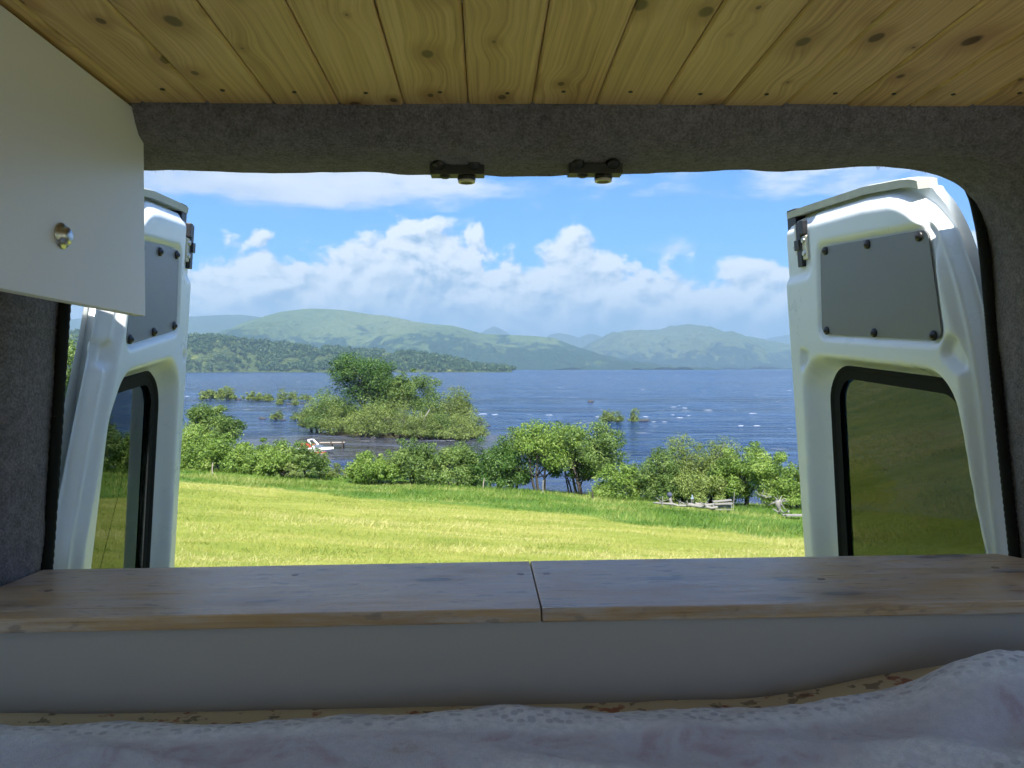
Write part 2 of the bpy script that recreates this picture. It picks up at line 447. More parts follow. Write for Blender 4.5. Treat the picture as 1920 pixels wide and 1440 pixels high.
def pine_material(name, axis, tones, gloss, worn=False, knot_scale=(10.0, 6.5)):
    """boards whose grain runs along 'axis' of the object"""
    m, t, out = material(name)
    o = t.node('ShaderNodeTexCoord').outputs['Object']
    r = t.node('ShaderNodeObjectInfo').outputs['Random']
    x, y, z = t.sep(o)
    if axis == 'X': x, y = y, x
    across, along = (t.m('ADD', x, z), y) if axis == 'X' else (x, y)
    offs = t.m('MULTIPLY', r, 37.0)
    across_o = t.m('ADD', across, offs); along_o = t.m('ADD', along, t.m('MULTIPLY', r, 91.0))
    # knots: cells of a distorted lattice, a share of them carries a knot
    wob = t.noise(t.xyz(t.m('MULTIPLY', across_o, 12), t.m('MULTIPLY', along_o, 8), z), 1.0, 2)
    kv = t.node('ShaderNodeTexVoronoi', feature='F1', voronoi_dimensions='2D'); kv.inputs['Scale'].default_value = 1.0
    t.put(kv.inputs['Vector'], t.xyz(t.m('MULTIPLY', across_o, knot_scale[0]), t.m('MULTIPLY', along_o, knot_scale[1]), 0.0))
    kr = t.sep(kv.outputs['Color'])[0]
    kd = t.m('ADD', kv.outputs['Distance'], t.m('MULTIPLY', t.m('SUBTRACT', wob, .5), .16))
    has = t.m('GREATER_THAN', kr, .2)
    size = t.lin(kr, .2, 1, .025, .13)
    knot = t.m('MULTIPLY', has, t.ss(kd, size, t.m('MULTIPLY', size, .55)))
    halo = t.m('MULTIPLY', has, t.ss(kd, t.m('MULTIPLY', size, 3.4), size))
    # growth rings bent round the knots
    bend = t.m('MULTIPLY', t.m('MULTIPLY', has, t.ss(kd, .42, .0)), .012)
    low = t.noise(t.xyz(t.m('MULTIPLY', across_o, 5), t.m('MULTIPLY', along_o, .8), 0.0), 1.0, 3)
    g = t.m('ADD', t.m('ADD', across_o, bend), t.m('MULTIPLY', low, .05))
    ring = t.noise(t.xyz(t.m('MULTIPLY', g, 190), t.m('MULTIPLY', along_o, 2.2), 0.0), 1.0, 4, .6)
    fib = t.noise(t.xyz(t.m('MULTIPLY', across_o, 900), t.m('MULTIPLY', along_o, 14), 0.0), 1.0, 3, .6)
    tone = t.noise(t.xyz(t.m('MULTIPLY', across_o, 9), t.m('MULTIPLY', along_o, 1.5), 3.0), 1.0, 3)
    c = t.ramp(t.m('ADD', t.m('MULTIPLY', ring, .62), t.m('MULTIPLY', tone, .38)), [(.34, tones[0]), (.5, tones[1]), (.66, tones[2])])
    c = t.mix(t.m('MULTIPLY', t.ss(fib, .5, .8), .18), c, tones[0])
    c = t.mix(t.m('MULTIPLY', halo, .5), c, tones[3])
    c = t.mix(t.m('MULTIPLY', knot, .9), c, tones[4])
    rough = t.lin(ring, .3, .7, gloss - .05, gloss + .08)
    hb = t.m('ADD', t.m('MULTIPLY', ring, .5), t.m('MULTIPLY', fib, .5))
    if worn:
        # water-marked varnish: milky worn patches and small dark drip marks
        wn = t.noise(t.xyz(t.m('MULTIPLY', across_o, 9), t.m('MULTIPLY', along_o, 3.2), 7.0), 1.0, 6, .65)
        patch = t.ss(wn, .36, .56)
        streak = t.noise(t.xyz(t.m('MULTIPLY', across_o, 90), t.m('MULTIPLY', along_o, 7), 1.0), 1.0, 5, .7)
        c = t.mix(t.m('MULTIPLY', patch, t.ss(streak, .38, .62, .08, .62)), c, (.50, .45, .41))
        drip = t.noise(t.xyz(t.m('MULTIPLY', across_o, 70), t.m('MULTIPLY', along_o, 26), 5.0), 1.0, 3, .5)
        c = t.mix(t.m('MULTIPLY', t.ss(drip, .58, .68), t.ss(wn, .38, .55, 0, .55)), c, (.13, .105, .09))
        rough = t.m('ADD', rough, t.m('MULTIPLY', t.ss(streak, .35, .65), .16))
    principled(t, out, c, rough, t.bump(hb, .0006, .6), .45 if not worn else .42)
    return m
M['pine_ceiling'] = pine_material('pine_cladding', 'Y', ((.34, .18, .062), (.60, .39, .165), (.74, .53, .26), (.30, .14, .045), (.075, .03, .011)), .45)
M['shelf_wood'] = pine_material('varnished_shelf_board', 'X', ((.29, .165, .062), (.43, .265, .115), (.54, .36, .175), (.16, .08, .035), (.05, .025, .012)), .28, True, (9.0, 3.0))
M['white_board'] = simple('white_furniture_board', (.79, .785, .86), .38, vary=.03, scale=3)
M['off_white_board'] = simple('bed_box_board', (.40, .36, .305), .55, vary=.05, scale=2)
M['steel'] = simple('brushed_steel', (.55, .55, .55), .28, metallic=1.0, vary=.08, scale=30)
M['zinc'] = simple('zinc_plate', (.62, .58, .47), .45, metallic=.7, vary=.15, scale=20)
M['black_plastic'] = simple('black_plastic', (.014, .014, .016), .42, vary=.2, scale=20)
M['dark_metal'] = simple('dark_bracket_metal', (.018, .018, .019), .5, vary=.2, scale=20)
M['rubber'] = simple('rubber_seal', (.014, .015, .014), .75, spec=.12, vary=.25, scale=40)
M['gutter'] = simple('dirty_gutter_trim', (.42, .43, .37), .6, vary=.3, scale=24)
m, t, out = material('grey_blanking_board')
o = t.node('ShaderNodeTexCoord').outputs['Object']
n = t.noise(o, 3, 3); f_ = t.noise(o, 300, 2)
principled(t, out, t.mix(n, (.155, .155, .16), (.19, .19, .19)), t.lin(f_, .3, .7, .28, .38), t.bump(f_, .0003), .6)
M['grey_panel'] = m
m, t, out = material('tinted_glass')
lw = t.node('ShaderNodeLayerWeight'); fres = t.m('ADD', t.m('MULTIPLY', t.m('POWER', lw.outputs['Facing'], 5.0), .93), .07)
tr = t.node('ShaderNodeBsdfTransparent'); t.put(tr.inputs['Color'], (.125, .185, .185))
gl = t.node('ShaderNodeBsdfGlossy'); gl.inputs['Roughness'].default_value = .0; t.put(gl.inputs['Color'], (.95, .97, .95))
mx = t.node('ShaderNodeMixShader'); t.l.new(fres, mx.inputs[0]); t.l.new(tr.outputs[0], mx.inputs[1]); t.l.new(gl.outputs[0], mx.inputs[2])
t.l.new(mx.outputs[0], out.inputs['Surface'])
M['glass'] = m

m, t, out = material('printed_fleece_blanket')
o = t.node('ShaderNodeTexCoord').outputs['Object']
x, y, z = t.sep(o)
nz = t.noise(o, 90, 5, .7); fz = t.noise(o, 700, 2)
wob = t.noise(o, 6, 3, .5)
band = t.m('ADD', y, t.m('MULTIPLY', t.m('SUBTRACT', wob, .5), .05))
flow = t.noise(o, 13, 5, .6, .6)
inband = t.m('MULTIPLY', t.ss(band, -.155, -.12), t.ss(band, -.045, -.075))
pink = t.m('MULTIPLY', t.ss(t.m('ADD', flow, t.m('MULTIPLY', t.m('SUBTRACT', nz, .5), .4)), .48, .68), inband)
c = t.mix(t.ss(nz, .35, .65), (.75, .77, .80), (.92, .93, .95))
scal = t.m('ADD', y, t.m('MULTIPLY', t.m('ABSOLUTE', t.m('SINE', t.m('MULTIPLY', x, 44.0))), -.012))
c = t.mix(t.ss(scal, -.006, -.001, 0, .55), c, (.42, .41, .46))
c = t.mix(t.m('MULTIPLY', inband, .45), c, (.50, .46, .53))
c = t.mix(t.m('MULTIPLY', pink, .5), c, (.38, .18, .26))
tan = t.m('MULTIPLY', t.ss(t.noise(t.vadd(o, (3.1, 1.7, 0)), 7, 4), .6, .72), t.ss(nz, .4, .6))
c = t.mix(t.m('MULTIPLY', tan, .55), c, (.34, .24, .16))
dots = t.node('ShaderNodeTexVoronoi', feature='F1', voronoi_dimensions='2D'); dots.inputs['Scale'].default_value = 62; t.put(dots.inputs['Vector'], o)
hole = t.m('MULTIPLY', t.ss(dots.outputs['Distance'], .34, .22), t.m('MULTIPLY', t.ss(band, -.045, -.03), t.ss(band, .005, -.01)))
hole = t.m('MAXIMUM', hole, t.m('MULTIPLY', t.ss(dots.outputs['Distance'], .34, .22), t.ss(band, -.16, -.19)))
c = t.mix(t.m('MULTIPLY', hole, .45), c, (.30, .31, .36))
principled(t, out, c, .95, t.bump(t.m('ADD', fz, t.m('MULTIPLY', nz, 1.5)), .0035, .9), .05, sheen=.3)
M['blanket'] = m
m, t, out = material('floral_sheet')
o = t.node('ShaderNodeTexCoord').outputs['Object']
n = t.noise(o, 22, 4, .6); n2 = t.noise(t.vadd(o, (5, 3, 1)), 34, 3, .6); w_ = t.noise(o, 900, 2)
c = t.mix(t.ss(n, .60, .66, 0, .75), (.62, .53, .36), (.30, .06, .05))
c = t.mix(t.ss(n2, .58, .63, 0, .7), c, (.14, .11, .08))
principled(t, out, c, .9, t.bump(w_, .001), .1)
M['sheet'] = m
M['wall_lining'] = felt_material('side_wall_carpet', (.115, .105, .10), (.30, .285, .275))
M['van_outer'] = simple('white_body_paint', (.78, .79, .78), .35, vary=.03)
M['floor_ply'] = simple('ply_floor', (.38, .28, .17), .6, vary=.2, scale=5)

# ------------------------------------------------------------------ the ground: mown field falling to the shore
def ground(x, y):
    x = np.asarray(x, float); y = np.asarray(y, float)
    sp = np.where(y > 30, y - 3, 2.0 * np.log1p(np.exp(np.clip((y - 3) / 2.0, -30, 30))))
    z = -2.05 - .125 * sp - .06 * np.clip(x, -60, 60) * sstep(2, 22, y) + .05 * np.clip(-y - 4, 0, 200)
    z = z + (fbm(x / 9, y / 9, 3, 3) * .30) * sstep(4, 14, np.hypot(x, y))
    yl = 54 - .32 * np.clip(x, 0, 40) + .12 * np.clip(-x - 20, 0, 60) + fbm(x / 14, y / 30, 2, 9) * 5
    z = z + (-15.0 - z) * sstep(yl, yl + 15, y)
    return z + CAMZ
def hit(px, py):
    q = direction(px, py)
    lo, hi = 6.0, 80.0
    ys = np.linspace(lo, hi, 600)
    below_ = (CAMZ + q[2] / q[1] * ys) < ground(q[0] / q[1] * ys, ys)
    k = int(np.argmax(below_)) if below_.any() else 599
    return q[0] / q[1] * ys[k], ys[k]
edge_px = [(-300, 878), (90, 893), (340, 905), (450, 911), (600, 926), (750, 941), (900, 955), (1050, 966), (1150, 976), (1250, 990), (1400, 1002), (1505, 1008), (1800, 1030), (2200, 1060)]
edge_xy = sorted(hit(*q) for q in edge_px)
EX = np.array([q[0] for q in edge_xy]); EY = np.array([q[1] for q in edge_xy])
def field_edge(x): return np.interp(x, EX, EY) + fbm(np.asarray(x) / 2.0, np.asarray(x) * 0, 3, 31) * 1.6

rr = np.concatenate([[.3], np.geomspace(1.0, 150, 190)])
th = np.linspace(-math.pi, math.pi, 361)[:-1]
RR, TH = np.meshgrid(rr, th, indexing='ij')
gx, gy = RR * np.sin(TH), RR * np.cos(TH)
gv = np.stack([gx, gy, ground(gx, gy) + fbm(gx * 1.7, gy * 1.7, 3, 5) * .05 * sstep(3, 8, RR)], -1).reshape(-1, 3)
me = fast_mesh('field', gv, grid_faces(len(rr), len(th), True)[:, ::-1])
a_ = me.attributes.new('long', 'FLOAT', 'POINT')
a_.data.foreach_set('value', sstep(-.5, 1.2, gv[:, 1] - field_edge(gv[:, 0])).astype(np.float32))
field = link('field', me, M['field'], smooth=True)
tag(field, 'mown yellow-green hay field sloping down towards the lake', kind='structure')

gq = np.linspace(0, 1, 40); GA, GB = np.meshgrid(gq, gq, indexing='ij')  # unseen pale gravel added beside the van to bounce light inside
gx_ = 1.25 + 9 * GA; gy_ = -14 + 15.0 * GB
gx_ = np.where(GB < .28, -6 + 16.25 * GA, gx_)
me = fast_mesh('bounce_gravel', np.stack([gx_, gy_, ground(gx_, gy_) + .03], -1).reshape(-1, 3), grid_faces(40, 40)[:, ::-1])
m, t, out = material('added_pale_gravel')
o = t.node('ShaderNodeTexCoord').outputs['Object']
principled(t, out, t.ramp(t.noise(o, 22, 5, .7), [(.35, (.22, .21, .20)), (.6, (.38, .37, .355))]), .9, t.bump(t.noise(o, 60, 3), .02), .2)
tag(link('bounce_gravel', me, m), 'added pale gravel out of view, bouncing light into the van', kind='structure')
lake = bpy.data.meshes.new('lake')
lake.from_pydata([(-16000, -60, 0), (16000, -60, 0), (16000, 17000, 0), (-16000, 17000, 0)], [], [(0, 1, 2, 3)])
tag(link('lake', lake, M['water']), 'wind-ruffled dark blue lake with small white crests', kind='structure')

def blades(n, pos, length, width, tint, lean=.5):
    """one triangle for each blade"""
    ang = rng.uniform(0, 2 * math.pi, n)
    dirx, diry = np.cos(ang), np.sin(ang)
    ln = rng.normal(0, lean, (n, 2)) + np.array([.25, .05])
    base_ = pos
    v = np.empty((n, 3, 3))
    v[:, 0] = base_ - np.stack([dirx, diry, 0 * dirx], -1) * width[:, None] / 2
    v[:, 1] = base_ + np.stack([dirx, diry, 0 * dirx], -1) * width[:, None] / 2
    v[:, 2] = base_ + np.stack([ln[:, 0] * length, ln[:, 1] * length, length], -1)
    me_ = fast_mesh('blades', v.reshape(-1, 3), np.arange(3 * n).reshape(n, 3))
    face_attr(me_, 'tint', np.clip(tint, 0, 1))
    return me_
N = 330000
yy = 2.5 * (52 / 2.5) ** (rng.random(N) ** .72)
xx = rng.uniform(-1, 1, N) * (.72 * yy + 2.5)
keep = (yy < field_edge(xx) + .3) & (np.hypot(xx, yy) > 3.2)
xx, yy = xx[keep], yy[keep]; N = len(xx)
row = np.sin((yy + .12 * xx + fbm(xx / 7, yy / 7, 3, 43) * 3) * 2.2) * .05
tn = .52 + row + fbm(xx / 4, yy / 1.3, 4, 41) * 1.25 + .35 * np.clip(fbm(xx / 1.1, yy / 1.1, 3, 47), 0, 1) + rng.normal(0, .14, N)
sc_ = .75 + yy / 45
me = blades(N, np.stack([xx, yy, ground(xx, yy) - .015], -1), rng.uniform(.03, .085, N) * (1 + 1.6 * np.clip(fbm(xx / 1.3, yy / 1.3, 3, 77), 0, 1)) * sc_, rng.uniform(.006, .014, N) * sc_, tn, .75)
tag(link('mown_grass', me, M['grass_blade']), 'short stubbly mown grass blades covering the field', kind='stuff')
N = 170000
xx = rng.uniform(-46, 34, N); u_ = rng.random(N)
y0 = field_edge(xx); y1 = 57 - .30 * np.clip(xx, 0, 40) + .12 * np.clip(-xx - 20, 0, 60)
yy = y0 + (y1 - y0) * u_ ** 1.15
tn = .5 + fbm(xx / 2.2, yy / 1.5, 4, 51) * 1.3 + rng.normal(0, .17, N)
hg = rng.uniform(.07, .24, N) * (.8 + 1.1 * np.clip(fbm(xx / 2.5, yy / 2.5, 3, 61) + .25, 0, 1)) * (.45 + .55 * sstep(0, 2.5, yy - y0))
me = blades(N, np.stack([xx, yy, ground(xx, yy) - .03], -1), hg, rng.uniform(.014, .04, N), tn, .6)
tag(link('long_grass', me, M['grass_long']), 'strip of uncut bright green long grass along the field edge', kind='stuff')

# ------------------------------------------------------------------ hills beyond the lake
def hill(name, label, prof, dist_, depth, mat, rough=.05, seed=0, shape=1.4, nx=220, ny=60, step=0):
    """ridge whose skyline follows prof [(px, py)] at dist_ metres, falling towards the lake over 'depth' metres and away behind"""
    xs_px = np.array([q[0] for q in prof], float); ys_px = np.array([q[1] for q in prof], float)
    X = (xs_px - 960) / FPX * dist_; H = (HORIZON - ys_px) / FPX * dist_ + CAMZ
    x = np.linspace(X[0], X[-1], nx)
    hx = np.interp(x, X, H)
    k = np.ones(7) / 7.0
    hx = np.convolve(np.pad(hx, 3, mode='edge'), k, 'valid')
    ends = sstep(0, .04, np.linspace(0, 1, nx)) * sstep(0, .04, np.linspace(1, 0, nx))
    s = np.concatenate([np.linspace(-1, 0, ny), np.linspace(0, .8, 16)[1:]])
    S, XX = np.meshgrid(s, x, indexing='ij')
    prof_s = np.where(S <= 0, (1 - (-S) ** shape), 1 - S ** 2 * 1.2)
    spur = fbm(XX / (depth * .35), S * 1.1 + seed, 4, seed)
    Y = dist_ + S * depth + fbm(XX / (depth * .8), S * 0 + 3, 3, seed + 5) * depth * .25 * sstep(0, .25, -S)
    Z = hx[None, :] * np.clip(prof_s + spur * .85 * np.clip(-S, 0, 1) * sstep(1.0, .8, -S), -.1, 2)
    Z = Z + fbm(XX / (depth * .09), Y / (depth * .09), 5, seed + 9) * hx[None, :].mean() * rough * sstep(0, .12, abs(S)) - 3 * (S <= -.999)
    v = np.stack([XX, Y, Z], -1).reshape(-1, 3)
    me_ = fast_mesh(name, v, grid_faces(len(s), nx)[:, ::-1])
    o_ = link(name, me_, mat, smooth=True)
    tag(o_, label, kind='structure')
    return o_
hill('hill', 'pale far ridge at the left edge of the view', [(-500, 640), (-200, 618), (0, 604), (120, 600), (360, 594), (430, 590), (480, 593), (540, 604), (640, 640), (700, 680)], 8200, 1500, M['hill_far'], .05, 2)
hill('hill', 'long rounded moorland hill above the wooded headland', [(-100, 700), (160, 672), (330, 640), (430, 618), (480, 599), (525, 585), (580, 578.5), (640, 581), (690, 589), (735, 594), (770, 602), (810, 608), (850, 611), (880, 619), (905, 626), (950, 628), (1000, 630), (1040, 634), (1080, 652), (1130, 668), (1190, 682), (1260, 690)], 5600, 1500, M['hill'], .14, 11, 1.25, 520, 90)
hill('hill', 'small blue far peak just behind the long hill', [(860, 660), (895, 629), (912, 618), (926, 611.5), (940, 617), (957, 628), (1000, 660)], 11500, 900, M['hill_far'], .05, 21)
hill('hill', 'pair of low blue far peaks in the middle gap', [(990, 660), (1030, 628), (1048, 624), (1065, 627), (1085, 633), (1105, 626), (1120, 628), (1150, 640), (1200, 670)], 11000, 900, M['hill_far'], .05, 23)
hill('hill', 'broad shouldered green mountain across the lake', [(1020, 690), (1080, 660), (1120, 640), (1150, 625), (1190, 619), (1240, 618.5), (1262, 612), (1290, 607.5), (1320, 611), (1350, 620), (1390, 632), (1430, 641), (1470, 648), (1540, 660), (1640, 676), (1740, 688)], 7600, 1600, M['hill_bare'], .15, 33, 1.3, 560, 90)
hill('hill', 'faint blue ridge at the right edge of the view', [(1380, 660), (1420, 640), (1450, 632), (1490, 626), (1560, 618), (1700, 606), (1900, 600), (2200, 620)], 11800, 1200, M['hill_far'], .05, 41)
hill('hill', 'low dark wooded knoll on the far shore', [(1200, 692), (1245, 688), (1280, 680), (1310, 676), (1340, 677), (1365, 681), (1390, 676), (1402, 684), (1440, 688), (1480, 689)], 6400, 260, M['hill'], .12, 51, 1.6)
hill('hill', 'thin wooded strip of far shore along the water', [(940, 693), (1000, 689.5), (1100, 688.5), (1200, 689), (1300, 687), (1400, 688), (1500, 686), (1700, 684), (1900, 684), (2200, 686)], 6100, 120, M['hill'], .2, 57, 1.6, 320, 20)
head_prof = [(-600, 640), (-300, 620), (0, 622), (200, 626), (340, 634), (400, 634), (470, 642), (540, 648), (620, 656), (700, 661), (760, 664), (810, 670), (850, 677), (890, 686), (925, 691), (960, 694.5)]
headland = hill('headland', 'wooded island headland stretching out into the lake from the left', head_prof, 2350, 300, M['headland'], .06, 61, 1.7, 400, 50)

# far wood on the headland: one mass of crowns
def leaf_quads(cen, nrm, size):
    n = len(cen)
    nrm = nrm / (np.linalg.norm(nrm, axis=1)[:, None] + 1e-9)
    r_ = rng.normal(size=(n, 3)); t1 = np.cross(nrm, r_); t1 /= np.linalg.norm(t1, axis=1)[:, None] + 1e-9
    t2 = np.cross(nrm, t1)
    s1 = (size * rng.uniform(.7, 1.35, n))[:, None]; s2 = (size * rng.uniform(.4, .8, n))[:, None]
    v = np.stack([cen - t1 * s1 * .5, cen + t2 * s2 * .5, cen + t1 * s1 * .5, cen - t2 * s2 * .5], 1)
    return v.reshape(-1, 3), np.arange(4 * n).reshape(n, 4)
hv = np.empty(len(headland.data.vertices) * 3, dtype=np.float32); headland.data.vertices.foreach_get('co', hv); hv = hv.reshape(-1, 3)
front = hv[(hv[:, 2] > 1.0) & (hv[:, 1] < 2480) & (hv[:, 0] > -2600)]
nt = 6400
pick = front[rng.integers(0, len(front), nt)] + np.stack([rng.uniform(-6, 6, nt), rng.uniform(-5, 5, nt), np.zeros(nt)], -1)
clear = fbm(pick[:, 0] / 90, pick[:, 2] / 26, 3, 71)
pick = pick[(clear < .42) | (pick[:, 2] < 9)]; nt = len(pick)
rad = rng.uniform(4.5, 9.5, nt); hgt = rad * rng.uniform(1.1, 1.9, nt)
per = 44
dirs = rng.normal(size=(nt, per, 3)); dirs /= np.linalg.norm(dirs, axis=2)[:, :, None]
cen = pick[:, None] + dirs * np.stack([rad, rad, hgt * .55], -1)[:, None] * rng.uniform(.6, 1.0, (nt, per, 1)) + np.stack([0 * rad, 0 * rad, hgt * .62], -1)[:, None]
v, q = leaf_quads(cen.reshape(-1, 3), (dirs + rng.normal(0, .35, dirs.shape)).reshape(-1, 3), np.repeat(rad * .62, per))
me = fast_mesh('forest', v, q)
face_attr(me, 'tint', np.clip(np.repeat(rng.normal(.45, .2, nt), per) + rng.normal(0, .12, nt * per), 0, 1))
tag(link('forest', me, M['leaf_far']), 'far mixed woodland covering the headland across the water', kind='stuff')

# pale beach at the tip of the headland and white houses on the far shore
bp = at(882, 697.3, 2230)
bm_ = MB(); bm_.add([(bp[0] - 19, bp[1] - 8, .02), (bp[0] + 20, bp[1] - 8, .02), (bp[0] + 16, bp[1] + 6, 1.4), (bp[0] - 15, bp[1] + 6, 1.4)], [(0, 1, 2, 3)])
tag(link('beach', bm_.mesh('beach'), simple('pale_sand', (.6, .55, .45), .9)), 'thin pale sandy beach at the headland tip', kind='structure')
house_white = simple('house_render', (.8, .79, .76), .7); house_roof = simple('house_slate', (.12, .12, .13), .7)
for k, (px, w_, lab) in enumerate([(987, 18, 'leftmost tiny white house on the far shore'), (996, 12, 'small white cottage second along the far shore'), (1016, 16, 'white house third along the far shore'),
                                   (1031, 12, 'white cottage right of the far shore row'), (1254, 80, 'long low pale building on the far shore below the mountain')]):
    yh = 5940.0; xh = (px - 960) / FPX * yh; w2 = w_ * (1.0 if w_ < 50 else 1.0)
    e_ = tag(empty('house', (xh, yh, 1.0)), lab, 'house', 'houses on the far shore')
    b_ = MB().box((-w2 / 2, -4, 0), (w2 / 2, 4, 8)); link('wall', b_.mesh('wall'), house_white, e_)
    r_ = MB().add([(-w2 / 2 - 1, -4.6, 7.8), (w2 / 2 + 1, -4.6, 7.8), (w2 / 2 + 1, 4.6, 7.8), (-w2 / 2 - 1, 4.6, 7.8), (-w2 / 2, 0, 11.2), (w2 / 2, 0, 11.2)], [(0, 1, 5, 4), (2, 3, 4, 5), (0, 4, 3), (1, 2, 5), (0, 3, 2, 1)])
    link('roof', r_.mesh('roof'), house_roof, e_)

# ------------------------------------------------------------------ the wooded islet
isl_c = at(738, 815, 149); isl_c[2] = 0
a_ = np.linspace(0, 2 * math.pi, 72, endpoint=False); r_ = np.linspace(0, 1.25, 16)
A_, Rr = np.meshgrid(a_, r_, indexing='xy')
out_r = 1 + fbm(np.cos(A_) * 2 + 9, np.sin(A_) * 2 + 4, 3, 83) * .35
ix = Rr * 14.5 * np.cos(A_) * out_r; iy = Rr * 6.5 * np.sin(A_) * out_r - ix * .30
iz = 1.3 * (1 - Rr ** 2) + fbm(ix / 2, iy / 2, 3, 85) * .35
me = fast_mesh('islet', np.stack([ix, iy, iz], -1).reshape(-1, 3), grid_faces(16, 72, True)[:, ::-1])
tag(link('islet', me, M['islet'], loc=isl_c, smooth=True), 'low muddy islet ground under the trees in the bay', kind='structure')

# ------------------------------------------------------------------ trees and shrubs
def crown_lobes(w, h, z0, n, r, squat=1.0, depth_=None):
    """lobe centres and radii filling a crown of width w from z0 to h; shrubs are domes, widest near the ground"""
    depth_ = depth_ or w
    dome = z0 < .12 * h
    if dome: n = int(n * 1.5)
    c = np.array([0, 0, z0 if dome else (z0 + h) / 2]); e = np.array([w / 2, depth_ / 2, (h - z0) if dome else (h - z0) / 2])
    dv = r.normal(size=(n, 3)); dv[:, 2] = abs(dv[:, 2]) if dome else dv[:, 2]
    dv /= np.linalg.norm(dv, axis=1)[:, None]
    lr = r.uniform(.22, .42, n) * min(w, (h - z0) * (1.3 if dome else 1.0)) * .5
    p = c + dv * (e - np.minimum(lr[:, None] * .85, e * .6)) * r.uniform(.45, 1.0, (n, 1))
    if dome:                                        # foliage down to the ground
        nk = n // 2; an = r.uniform(0, 2 * math.pi, nk); q = r.uniform(.35, .9, nk)
        lk_ = r.uniform(.16, .26, nk) * min(w, h * 1.3) * .5
        p = np.concatenate([p, np.stack([np.cos(an) * q * e[0], np.sin(an) * q * e[1], z0 + lk_ * .75], -1)]); lr = np.concatenate([lr, lk_])
    ns = n // 2                                     # small outer sprays break the outline
    dv = r.normal(size=(ns, 3)); dv[:, 2] = abs(dv[:, 2]) * .8; dv /= np.linalg.norm(dv, axis=1)[:, None]
    ps = c + dv * e * r.uniform(.82, .98, (ns, 1)); ls = r.uniform(.10, .2, ns) * min(w, h - z0) * .55
    return np.concatenate([p, ps]), np.concatenate([lr, ls])
def plant(name, label, cat, loc, h, w, leaf, n_leaf, size, z0=.1, lobes=22, stems=3, seed=0, group=None, trunk_r=None, bark='bark', depth_=None, open_=0.0, wind=.0):
    r = np.random.default_rng(seed + 100)
    root = empty(name, loc); tag(root, label, cat, group)
    P_, L_ = crown_lobes(w, h, z0 * h, lobes, r, .95, depth_)
    lo_ = (P_ - L_[:, None]).min(0); hi_ = (P_ + L_[:, None]).max(0)
    dz_t = depth_ or w; want_lo = np.array([-w / 2, -dz_t / 2, z0 * h]); want_hi = np.array([w / 2, dz_t / 2, h])
    k_ = (want_hi - want_lo) / (hi_ - lo_); P_ = want_lo + (P_ - lo_) * k_; L_ = L_ * min(k_[0], k_[2]) * 1.05
    P_[:, 0] += wind * (P_[:, 2] / h) ** 2 * w
    if open_:
        k = r.random(len(P_)) > open_; P_, L_ = P_[k], L_[k]
    cnt = np.maximum((n_leaf * L_ ** 2 / (L_ ** 2).sum()).astype(int), 8)
    idx = np.repeat(np.arange(len(P_)), cnt); n = len(idx)
    dv = r.normal(size=(n, 3)); dv /= np.linalg.norm(dv, axis=1)[:, None]
    rad_ = L_[idx] * (1 - .6 * r.random(n) ** 1.9) * (1 + r.normal(0, .12, n))
    cen_ = P_[idx] + dv * rad_[:, None] * np.array([1.08, 1.08, .86])
    if z0 < .12: cen_[:, 2] = np.maximum(cen_[:, 2] - .06 * h, r.uniform(.0, .12, n) * h)
    ok = cen_[:, 2] > .0
    cen_, dv, idx = cen_[ok], dv[ok], idx[ok]; n = len(cen_)
    v_, q_ = leaf_quads(cen_, dv * .7 + r.normal(0, .55, (n, 3)) + np.array([0, 0, .35]), np.full(n, size))
    me_ = fast_mesh('crown', v_, q_)
    lob_t = r.normal(0, .13, len(P_))
    face_attr(me_, 'tint', np.clip(.45 + lob_t[idx] * 1.3 + r.normal(0, .2, n), 0, 1))
    link('crown', me_, M[leaf], root)
    tb = MB(); tr_ = trunk_r or max(.05, h * .022)
    top_z = z0 * h + (h - z0 * h) * .45
    main = np.argsort(-L_)[:max(6, lobes // 2)]
    for s_ in range(stems):
        ang = r.uniform(0, 6.28); off = r.uniform(0, .12) * w * (stems > 1)
        b0 = np.array([math.cos(ang) * off, math.sin(ang) * off, -.3])
        b1 = np.array([math.cos(ang) * (off + .12 * w), math.sin(ang) * (off + .12 * w), top_z * r.uniform(.75, 1.0)])
        mid_ = (b0 + b1) / 2 + r.normal(0, .04 * h, 3) * np.array([1, 1, 0])
        fork = b0 * .25 + b1 * .25 + mid_ * .5
        tb.tube([b0, (b0 + mid_) / 2, fork, b1], [tr_ * 1.25, tr_, tr_ * .8, tr_ * .5], 7)
        for k in main[s_::stems]:
            st = fork if r.random() < .5 else b1
            mm = (st + P_[k]) / 2 + r.normal(0, .03 * h, 3)
            tb.tube([st, mm, P_[k]], [tr_ * .48, tr_ * .3, tr_ * .1], 5)
    link('trunk', tb.mesh('trunk'), M[bark], root, smooth=True)
    return root
def shore_plant(px, ytop, wpx, d_, leaf, name, label, cat='shrub', n=7000, size=.17, seed=0, group=None, **kw):
    x_ = (px - 960) / FPX * d_; z_ = float(ground(x_, d_))
    ztop = at(px, ytop, d_)[2]
    return plant(name, label, cat, (x_, d_, z_), max(.6, (ztop - z_) * (1.12 if kw.get('z0', .1) < .12 else 1.03)), wpx * (1.12 if kw.get('z0', .1) >= .12 else 1.3) / FPX * d_, leaf, int(n * 1.9), size * .8, seed=seed, group=group, **kw)
G1 = 'trees and shrubs along the near shore'
shore_plant(85, 625, 150, 57, 'leaf_mid', 'alder_tree', 'tall alder glimpsed between the door seal and the left van door', 'tree', 13000, .2, 1, G1, z0=.15, lobes=30, stems=2)
shore_plant(30, 735, 190, 53, 'leaf_dark', 'dark_shrub', 'dark shrub under the tall alder beside the left door seal', 'shrub', 9000, .2, 2, G1)
